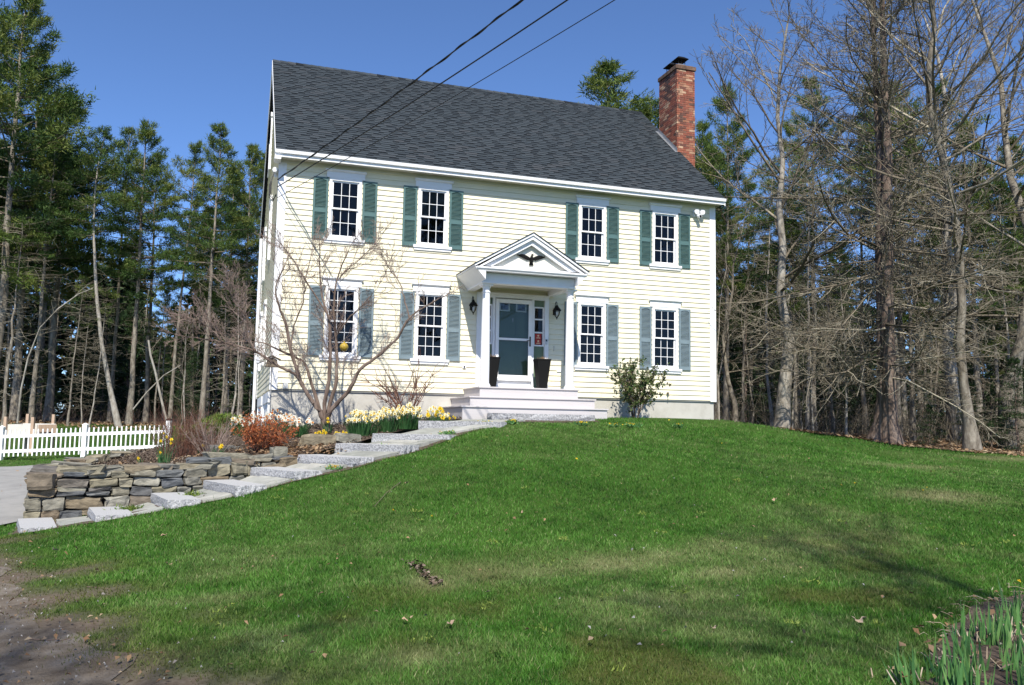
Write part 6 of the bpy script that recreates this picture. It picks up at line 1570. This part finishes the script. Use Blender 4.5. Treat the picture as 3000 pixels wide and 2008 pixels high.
for (px, d, rx, ry, h, nf, nl, kd, lab, mix) in (
    (1062, 17.2, .36, .22, .47, 46, 330, 'cream', 'big clump of cream daffodils nearest to the dogwood trunk', ('pale', .2)), (1135, 17.5, .22, .2, .46, 24, 170, 'cream', 'middle clump of the cream daffodil row below the bare shrub', None), (1190, 17.7, .30, .22, .47, 40, 280, 'cream', 'cream daffodil clump at the right end of the dense row', None),
    (1280, 18.0, .25, .2, .46, 22, 190, 'yellow', 'daffodil clump of yellow and white blooms next to the porch steps', ('cream', .6)), (875, 17.3, .26, .2, .38, 18, 190, 'white', 'white daffodils with orange cups right of the orange shrub', None), (835, 17.7, .18, .16, .38, 10, 90, 'white', 'few white daffodils against the foundation behind the orange shrub', None),
    (775, 18.0, .28, .2, .40, 12, 100, 'white', 'white daffodils peeping over the orange shrub', None), (710, 18.1, .22, .18, .40, 17, 110, 'white', 'white daffodils left of the orange shrub by the garage corner', ('cream', .3)), (820, 18.4, .3, .15, .40, 10, 90, 'white', 'row of white daffodils along the house corner', None)):
    x, y = px2xy(px, d); daffodils(x, y, rx, ry, h, int(nf * 1.6), int(nl * .8), kd, lab, int(px), mix=mix, fs=1.3, leafr=.88)
for (px, py, d, h, nf, nl, lab) in ((492, 1372, 15.2, .52, 5, 26, 'tall yellow daffodils at the left end of the bed'), (478, 1378, 15.0, .30, 1, 14, 'bluish daffodil leaves among the stones with one low bloom'), (645, 1352, 15.6, .24, 5, 24, 'short yellow daffodils behind the capping stones of the wall'), (590, 1318, 17.0, .28, 1, 10, 'single yellow daffodil among the brown shrubs'), (417, 1352, 15.6, .18, 1, 12, 'small yellow bloom in the stones at the left wall arm'),
    (962, 1262, 17.6, .30, 3, 26, 'yellow daffodils at the foot of the dogwood trunk'), (940, 1278, 17.1, .14, 8, 22, 'low yellow flowers left below the dogwood'), (1000, 1280, 16.9, .16, 7, 26, 'low yellow flowers right below the dogwood'), (1322, 1222, 18.2, .28, 2, 8, 'last yellow blooms beside the stair side')):
    x, y = px2xy(px, d); daffodils(x, y, .12 if nf > 1 else .05, .10, h, nf, nl, 'yellow', lab, int(px + 7), 'yellow daffodils', .95)
def primrose(x, y, lab, seed, n=14, r=.11, hh=.07):
    rng = np.random.default_rng(seed); z0 = zb(x, y) if y > -2 or True else 0; o = tag(empty('yellow_primrose', (x, y, max(z0, h1(x, y)))), lab, 'flowers', 'small yellow flowers along the path')
    C = [(rng.normal(0, r * .6), rng.normal(0, r * .6), rng.uniform(.01, hh * .7)) for _ in range(40)]; Vl, Fl, tl = tufts(C, [(0, 0, .4)] * len(C), rng, 3, .07, .014, .8, None, .01); link('leaves', np_mesh('leaves', Vl, Fl, M['iris_leaf'], attr=tl), o)
    for k in range(n):
        f = link('flower', FLW['yellow'], o, (rng.normal(0, r * .55), rng.normal(0, r * .55), rng.uniform(hh * .7, hh * 1.3)), (rng.normal(.5, .4), rng.normal(0, .4), rng.uniform(0, 6)), (.5,) * 3)
for i, (px, py, d, n, lab) in enumerate(((982, 1345, 14.0, 16, 'yellow primrose on the flagstones between the middle steps'), (1425, 1228, 17.3, 14, 'yellow primrose left of the granite block below the stairs'), (1500, 1227, 17.4, 16, 'yellow primrose in front of the middle of the granite block'), (1703, 1222, 17.8, 22, 'largest yellow primrose clump right of the granite block'), (1800, 1228, 17.9, 12, 'yellow flowers in the grass between the stairs and the leafy bush'), (1850, 1228, 18.1, 16, 'yellow flowers in the grass below the leafy bush'), (1985, 1220, 18.6, 10, 'yellow flowers at the foundation near the house corner'), (1130, 1293, 15.6, 6, 'tiny yellow flowers beside an upper granite step'), (1315, 1258, 16.4, 5, 'tiny yellow flowers by the top granite step'))):
    x, y = px2xy(px, d); primrose(x, y, lab, 60 + i, n)
# fern like weeds in the wall foot
for i, (px, d, lab) in enumerate(((395, 12.9, 'green weeds at the foot of the stone wall left of centre'), (575, 13.3, 'green weeds at the foot of the stone wall beside the sixth step'))):
    x, y = px2xy(px, d); rng = np.random.default_rng(80 + i); o = tag(empty('weeds', (x, y, h1(x, y))), lab, 'weeds', 'weeds at the stone wall')
    C = [(rng.normal(0, .10), rng.normal(0, .06), rng.uniform(0, .08)) for _ in range(120)]; Vl, Fl, tl = tufts(C, [(0, -.2, .3)] * len(C), rng, 3, .07, .008, .7, None, .01); link('leaves', np_mesh('leaves', Vl, Fl, M['groundcover'], attr=tl), o)


def AT3(col, row, z):
    """ground point of height z that lies at this bearing and dip"""
    v = (0.310233 + 0.949570 * (col - 1500) / 2522.21 - -0.045526 * (row - 1004) / 2522.21, 0.945894 + -0.313113 * (col - 1500) / 2522.21 - -0.085119 * (row - 1004) / 2522.21, 0.095081 + 0.016656 * (col - 1500) / 2522.21 - 0.995330 * (row - 1004) / 2522.21)
    t = (z + .712) / v[2]
    return (-.884 + v[0] * t, -19.866 + v[1] * t, z)
def twig_at(col, row): return AT3(col, row, -2.15)

# iris bed in the corner: each green fan of leaves is a plant
IR = random.Random(15)
IRP = [AT3(px, py, -2.2) for px, py in [(3086, 2008), (3021, 1858), (2925, 1872), (2790, 2041), (3048, 2010), (3036, 1850), (2830, 1963), (3007, 2022), (3070, 1823), (2954, 1975), (3093, 2025), (2930, 1878), (3082, 1949), (3071, 2020), (2914, 1908), (2952, 1912), (3041, 1811), (2818, 1939), (2898, 1889), (3119, 1851), (2966, 1872), (2849, 1994), (2835, 1945), (3080, 1826), (3021, 1960), (2718, 1981), (3076, 2048), (3009, 2050), (3106, 2002), (2872, 2045), (2961, 2013), (2860, 2050), (3029, 1894), (3112, 1910), (2984, 1839), (2805, 2059), (3025, 1906), (3115, 1924), (2804, 2031), (3049, 1930), (2797, 2026), (3090, 1947), (3116, 1905), (3078, 1970), (3032, 1994), (2789, 2027), (3078, 2040), (2841, 1971), (3036, 1967), (3042, 1937), (2975, 1978), (2813, 2040), (3102, 1819), (3108, 2050), (2981, 1812), (3078, 1833), (3107, 1973), (2967, 1948), (3014, 2041), (3087, 1803), (3068, 1830), (3040, 2004), (3069, 1943), (3069, 1852), (2640, 2005), (2655, 2012), (2690, 2000), (2750, 2010), (2815, 1925), (2820, 1875), (2835, 1880), (2860, 1870), (2885, 1870), (2870, 1985), (2950, 1850), (2980, 1850), (2930, 1860), (2900, 1900)]]
for i, (x, y, z) in enumerate(IRP):
    rng = np.random.default_rng(900 + i); z0 = h1(x, y) + .01; n = rng.integers(5, 9); o = tag(empty('iris_plant', (x, y, z0)), 'green iris shoot in the corner bed', 'plant', 'iris shoots in the corner bed')
    V, F, T = [], [], []
    for k in range(n):
        b = np.array([rng.normal(0, .035), rng.normal(0, .025), -.02]); L = rng.uniform(.15, .33); d = np.array([rng.normal(0, .16), rng.normal(0, .12), 1]); s = np.array([rng.uniform(.6, 1), rng.uniform(-.5, .5), 0]) * .011; m_ = b + d * L * .55; t_ = b + d * L + rng.normal(0, .012, 3); c = len(V)
        V += [b - s, b + s, m_ + s * .9, m_ - s * .9, t_]; F += [(c, c + 1, c + 2), (c, c + 2, c + 3), (c + 3, c + 2, c + 4)]; T += [float(np.clip(rng.normal(.5, .28), 0, 1))] * 5
    link('leaves', np_mesh('leaves', V, F, M['iris_leaf'], attr=T), o)
def sp_ir(rng):
    while True:
        x, y = rng.uniform(2.9, 7), rng.uniform(-16.5, -13.7)
        if inpoly([x], [y], IRIS)[0] or polydist(np.array([x]), np.array([y]), IRIS)[0] < .18: return x, y
rng = np.random.default_rng(55); Sx = Segs()
for k in range(800):
    x, y = sp_ir(rng); z = h1(x, y) + rng.uniform(.005, .03); a = rng.uniform(0, 6.28); L = rng.uniform(.05, .22); e = rng.normal(0, .12)
    p0 = np.array([x, y, z]); p1 = p0 + np.array([math.cos(a) * L * .5, math.sin(a) * L * .5, L * e + rng.uniform(0, .03)]); Sx.line([p0, p1, p1 + np.array([math.cos(a + .3) * L * .5, math.sin(a + .3) * L * .5, -rng.uniform(0, .03)])], .0032, .002, np.clip(rng.normal(.5, .3), 0, 1))
for k in range(160):
    x, y, z = IRP[rng.integers(len(IRP))]; x += rng.normal(0, .07); y += rng.normal(0, .06); z = h1(x, y); Sx.line([(x, y, z), (x + rng.normal(0, .04), y + rng.normal(0, .04), z + rng.uniform(.05, .13))], .007, .004, rng.uniform(.5, 1))
tag(link('dead_stalks', Sx.mesh('dead_stalks', M['straw'], 3)), 'mat of pale dead stalks between the iris shoots', 'dead stalks', kind='stuff')
leaves(260, sp_ir, 56, .035, M['leaf'], 'leaf_litter', 'brown leaves in the iris bed')

# single fallen leaves, twigs and pebbles on the lawn
def leaf_mesh(seed):
    rng = np.random.default_rng(seed); V = [(0, 0, .012)]; n = 12
    for k in range(n): a = 2 * math.pi * k / n; r = .06 * (1.0 if k % 2 == 0 else .55) * rng.uniform(.8, 1.2); V.append((r * math.cos(a), r * .75 * math.sin(a), .012 + rng.uniform(-.006, .03) + .02 * abs(math.cos(a))))
    return np_mesh('fallen_leaf', V, [(0, 1 + k, 1 + (k + 1) % n) for k in range(n)], M['dryleaf'])
LM = [leaf_mesh(s) for s in range(4)]
for i, (px, py, zz, s, lab) in enumerate(((483, 1583, -2.16, 1.0, 'pale curled leaf on the lawn below the fourth lowest step'), (2515, 1855, -2.22, .95, 'brown lobed leaf on the lawn left of the iris bed'), (1195, 1830, -2.2, .8, 'dark rimmed dry leaf low on the lawn left of centre'), (2270, 1480, -1.72, .8, 'tan leaf on the right of the lawn slope'), (160, 1630, -2.28, .8, 'pale leaf at the bare lawn edge on the far left'), (495, 1657, -2.2, .7, 'grey brown leaf left of the lawn middle'), (1192, 1368, -1.35, .7, 'tan leaf on the slope below the upper steps'), (1528, 1519, -1.85, .55, 'small leaf in the middle of the lawn'), (1428, 1737, -2.12, .5, 'little upright dark leaf near the middle of the lawn'), (2087, 1882, -2.24, .6, 'greyish leaf low on the lawn right of centre'), (1320, 1850, -2.22, .6, 'small pale leaf low on the lawn beside the dark rimmed one'), (365, 1680, -2.21, .7, 'tan leaf lying near the bare edge left'))):
    x, y, z = AT3(px, py, zz); tag(link('fallen_leaf', LM[i % 4], None, (x, y, h1(x, y) + .03), (rnd.uniform(-.5, .2), rnd.uniform(-.4, .4), rnd.uniform(0, 6.28)), (s,) * 3), lab, 'leaf', 'fallen leaves on the lawn')
def sp_lawn(rng):
    px = rng.uniform(-100, 3100); d = rng.uniform(5.3, 18); x, y = px2xy(px, d); return x, y
leaves(150, sp_lawn, 91, .016, M['pebble'], 'lawn_debris', 'white and grey specks of petals and pebbles on the lawn', lambda x, y: Hn(x, y) + .005, 'debris')
leaves(160, sp_lawn, 92, .022, M['leaf'], 'leaf_litter', 'small leaf bits scattered over the lawn', lambda x, y: Hn(x, y) + .005)
tw = MB()
for (a, b, c) in (((90, 1826), (140, 1831), (178, 1829)), ((165, 1838), (200, 1828), (215, 1824)), ((1095, 1561), (1130, 1542), (1172, 1528)), ((255, 1690), (295, 1693), (335, 1700))):
    pp = []
    for px, py in (a, b, c): x, y, z = twig_at(px, py); pp.append((x, y, h1(x, y) + .045))
    tw.tube(pp, .004, 5)
tag(tw.build('dry_twigs', M['straw'].copy() if False else M['twig_pink']), 'thin dry straw stalks lying on the lawn', 'twigs', kind='stuff')
# dandelions and low broad leaved weeds in the grass
for px, py, zz in ((1265, 1497, -1.78), (1152, 1480, -1.76), (2465, 1440, -1.62), (2505, 1437, -1.62), (2705, 1450, -1.65), (2716, 1444, -1.64), (2985, 1695, -2.05), (2115, 1330, -1.2), (1690, 1300, -1.0), (1960, 1290, -1.0)):
    x, y, z = AT3(px, py, zz); o = tag(empty('dandelion', (x, y, h1(x, y))), 'single yellow dandelion head in the lawn', 'flower', 'dandelions in the lawn')
    link('flower', FLW['yellow'], o, (0, 0, .05), (.5, 0, px), (.55,) * 3)
rng = np.random.default_rng(97); C = []; Tt = []
for k in range(110):
    x, y = sp_lawn(rng); x = max(x, -1.0 + .12 * (y + 14)); z = h1(x, y); t = rng.random()
    for q in range(rng.integers(5, 14)): C.append((x + rng.normal(0, .045), y + rng.normal(0, .045), z + .025)); Tt.append(np.clip(t + rng.normal(0, .15), 0, 1))
Vl, Fl, tl = tufts(C, [(0, 0, .5)] * len(C), rng, 3, .036, .0065, .8, np.array(Tt), .010); tag(link('weeds', np_mesh('weeds', Vl, Fl, M['groundcover'], attr=tl)), 'low broad leaved weeds scattered in the lawn', 'weeds', kind='stuff')
# soil scar in the lawn
rng = np.random.default_rng(93); a3 = (0.898, -11.376, -2.080); b3 = (0.977, -12.201, -2.120)
leaves(130, lambda r: ((lambda t: (a3[0] + (b3[0] - a3[0]) * t + r.normal(0, .035), a3[1] + (b3[1] - a3[1]) * t + r.normal(0, .05)))(r.random())), 94, .022, M['chip'], 'bark_chips', 'line of bark chips and soil lying in the lawn', lambda x, y: Hn(x, y) - .02, 'bark chips')

# ------------------------------------------------------------------ the grass itself
def grass(n, dmin, dmax, amax, seed, pw=1.5):
    rng = np.random.default_rng(seed); u = rng.random(n); e = 2 - pw
    d = (dmin ** e + u * (dmax ** e - dmin ** e)) ** (1 / e); th = rng.uniform(-amax, amax, n)
    fx, fy = .31164, .95020; lx, ly = fx * np.cos(th) - fy * np.sin(th), fx * np.sin(th) + fy * np.cos(th)
    x = -.884 + lx * d; y = -19.866 + ly * d; return x, y, d, rng
def blades(x, y, d, rng, hmul=1.0):
    k = np.ones(len(x), bool)
    for poly, mg in ((BED, .0), (DRIVE, .03), (IRIS, .02), (PATHP, .06)): k &= ~(inpoly(x, y, poly) & (polydist(x, y, poly) > mg))
    k &= ~inpoly(x, y, HOUSE)
    k &= ~((x > 3.9) & (x < 7.3) & (y > -1.95) & (y < 0)) & ~((x > 4.45) & (x < 6.8) & (y > -2.36) & (y < 0))
    fd_ = polydist(x, y, FOREST); ff = inpoly(x, y, FOREST); k &= ~(ff & (fd_ > rng.exponential(.5, len(x))))
    dd = polydist(x, y, DIRT); di = inpoly(x, y, DIRT); sd = np.where(di, -dd, dd) + (vnoise(x, y, 1.6, 21) - .5) * 1.1 + (vnoise(x, y, 5, 22) - .5) * .5
    k &= rng.random(len(x)) < np.clip((sd + .15) / .9, 0.015, 1)
    x, y, d, sd = x[k], y[k], d[k], sd[k]; n = len(x); z = Hn(x, y) - .005
    dry = dryness(x, y); moss = np.clip(np.maximum(mossiness(x, y), np.clip(1 - sd / 1.2, 0, .8)), 0, 1)
    thin = rng.random(n) > .45 * dry + .35 * moss; x, y, z, d, dry, moss = (q[thin] for q in (x, y, z, d, dry, moss)); n = len(x)
    cl = vnoise(x, y, 1.3, 31) * .5 + vnoise(x, y, 6.0, 32) * .5
    h = (.024 + .021 * cl) * rng.uniform(.6, 1.45, n) * hmul * (1 - .35 * moss); w = (.0018 + .00028 * d) * rng.uniform(.7, 1.4, n)
    a = rng.uniform(0, 6.283, n); ln = np.abs(rng.normal(.55, .35, n)) * h; b = rng.uniform(0, 6.283, n)
    c = np.stack([x, y, z], 1); s = np.stack([np.cos(a) * w, np.sin(a) * w, np.zeros(n)], 1); tip = c + np.stack([np.cos(b) * ln, np.sin(b) * ln, h], 1)
    V = np.stack([c - s, c + s, tip], 1).reshape(-1, 3)
    tint = np.clip(-.12 + .30 * vnoise(x, y, .8, 31) + .38 * vnoise(x, y, 3.2, 36) + .42 * vnoise(x, y, 9.0, 35) + rng.normal(0, .17, n) + .12 * vnoise(x, y, .3, 33), 0, 1)
    tv = np.stack([tint * .55, tint * .55, np.clip(tint * 1.1, 0, 1)], 1).reshape(-1)
    me = np_mesh('grass', V, np.arange(3 * n).reshape(-1, 3), GM, attr=tv)
    fattr(me, 'dry', np.repeat(np.clip(dry + (rng.random(n) < .09) * .75, 0, 1), 3)); fattr(me, 'moss', np.repeat(moss, 3))
    return me
GM = lawn_material('grass_blade', True)
g = grass(850000, 3.6, 20.0, .80, 1); tag(link('grass', blades(*g)), 'short mown green grass of the front lawn', 'grass', kind='stuff')
x, y, d, rng = grass(170000, 17.5, 48, .80, 2); kk = (y > -6) & ((x < -1) | (x > 11) | (d < 21)); tag(link('grass', blades(x[kk], y[kk], d[kk], rng, 1.3)), 'grass beyond the fence and at the far lawn edges', 'grass', kind='stuff')
# taller tufts where the mower does not reach
x, y, d, rng = grass(26000, 4, 19.5, .7, 3)
pd_ = np.minimum(polydist(x, y, PATHP), np.minimum(polydist(x, y, BED), polydist(x, y, IRIS))); kk = (pd_ < .22) | (rng.random(len(x)) < .06)
tag(link('grass', blades(x[kk], y[kk], d[kk], rng, 2.1)), 'longer grass tufts along the path and bed edges', 'grass', kind='stuff')
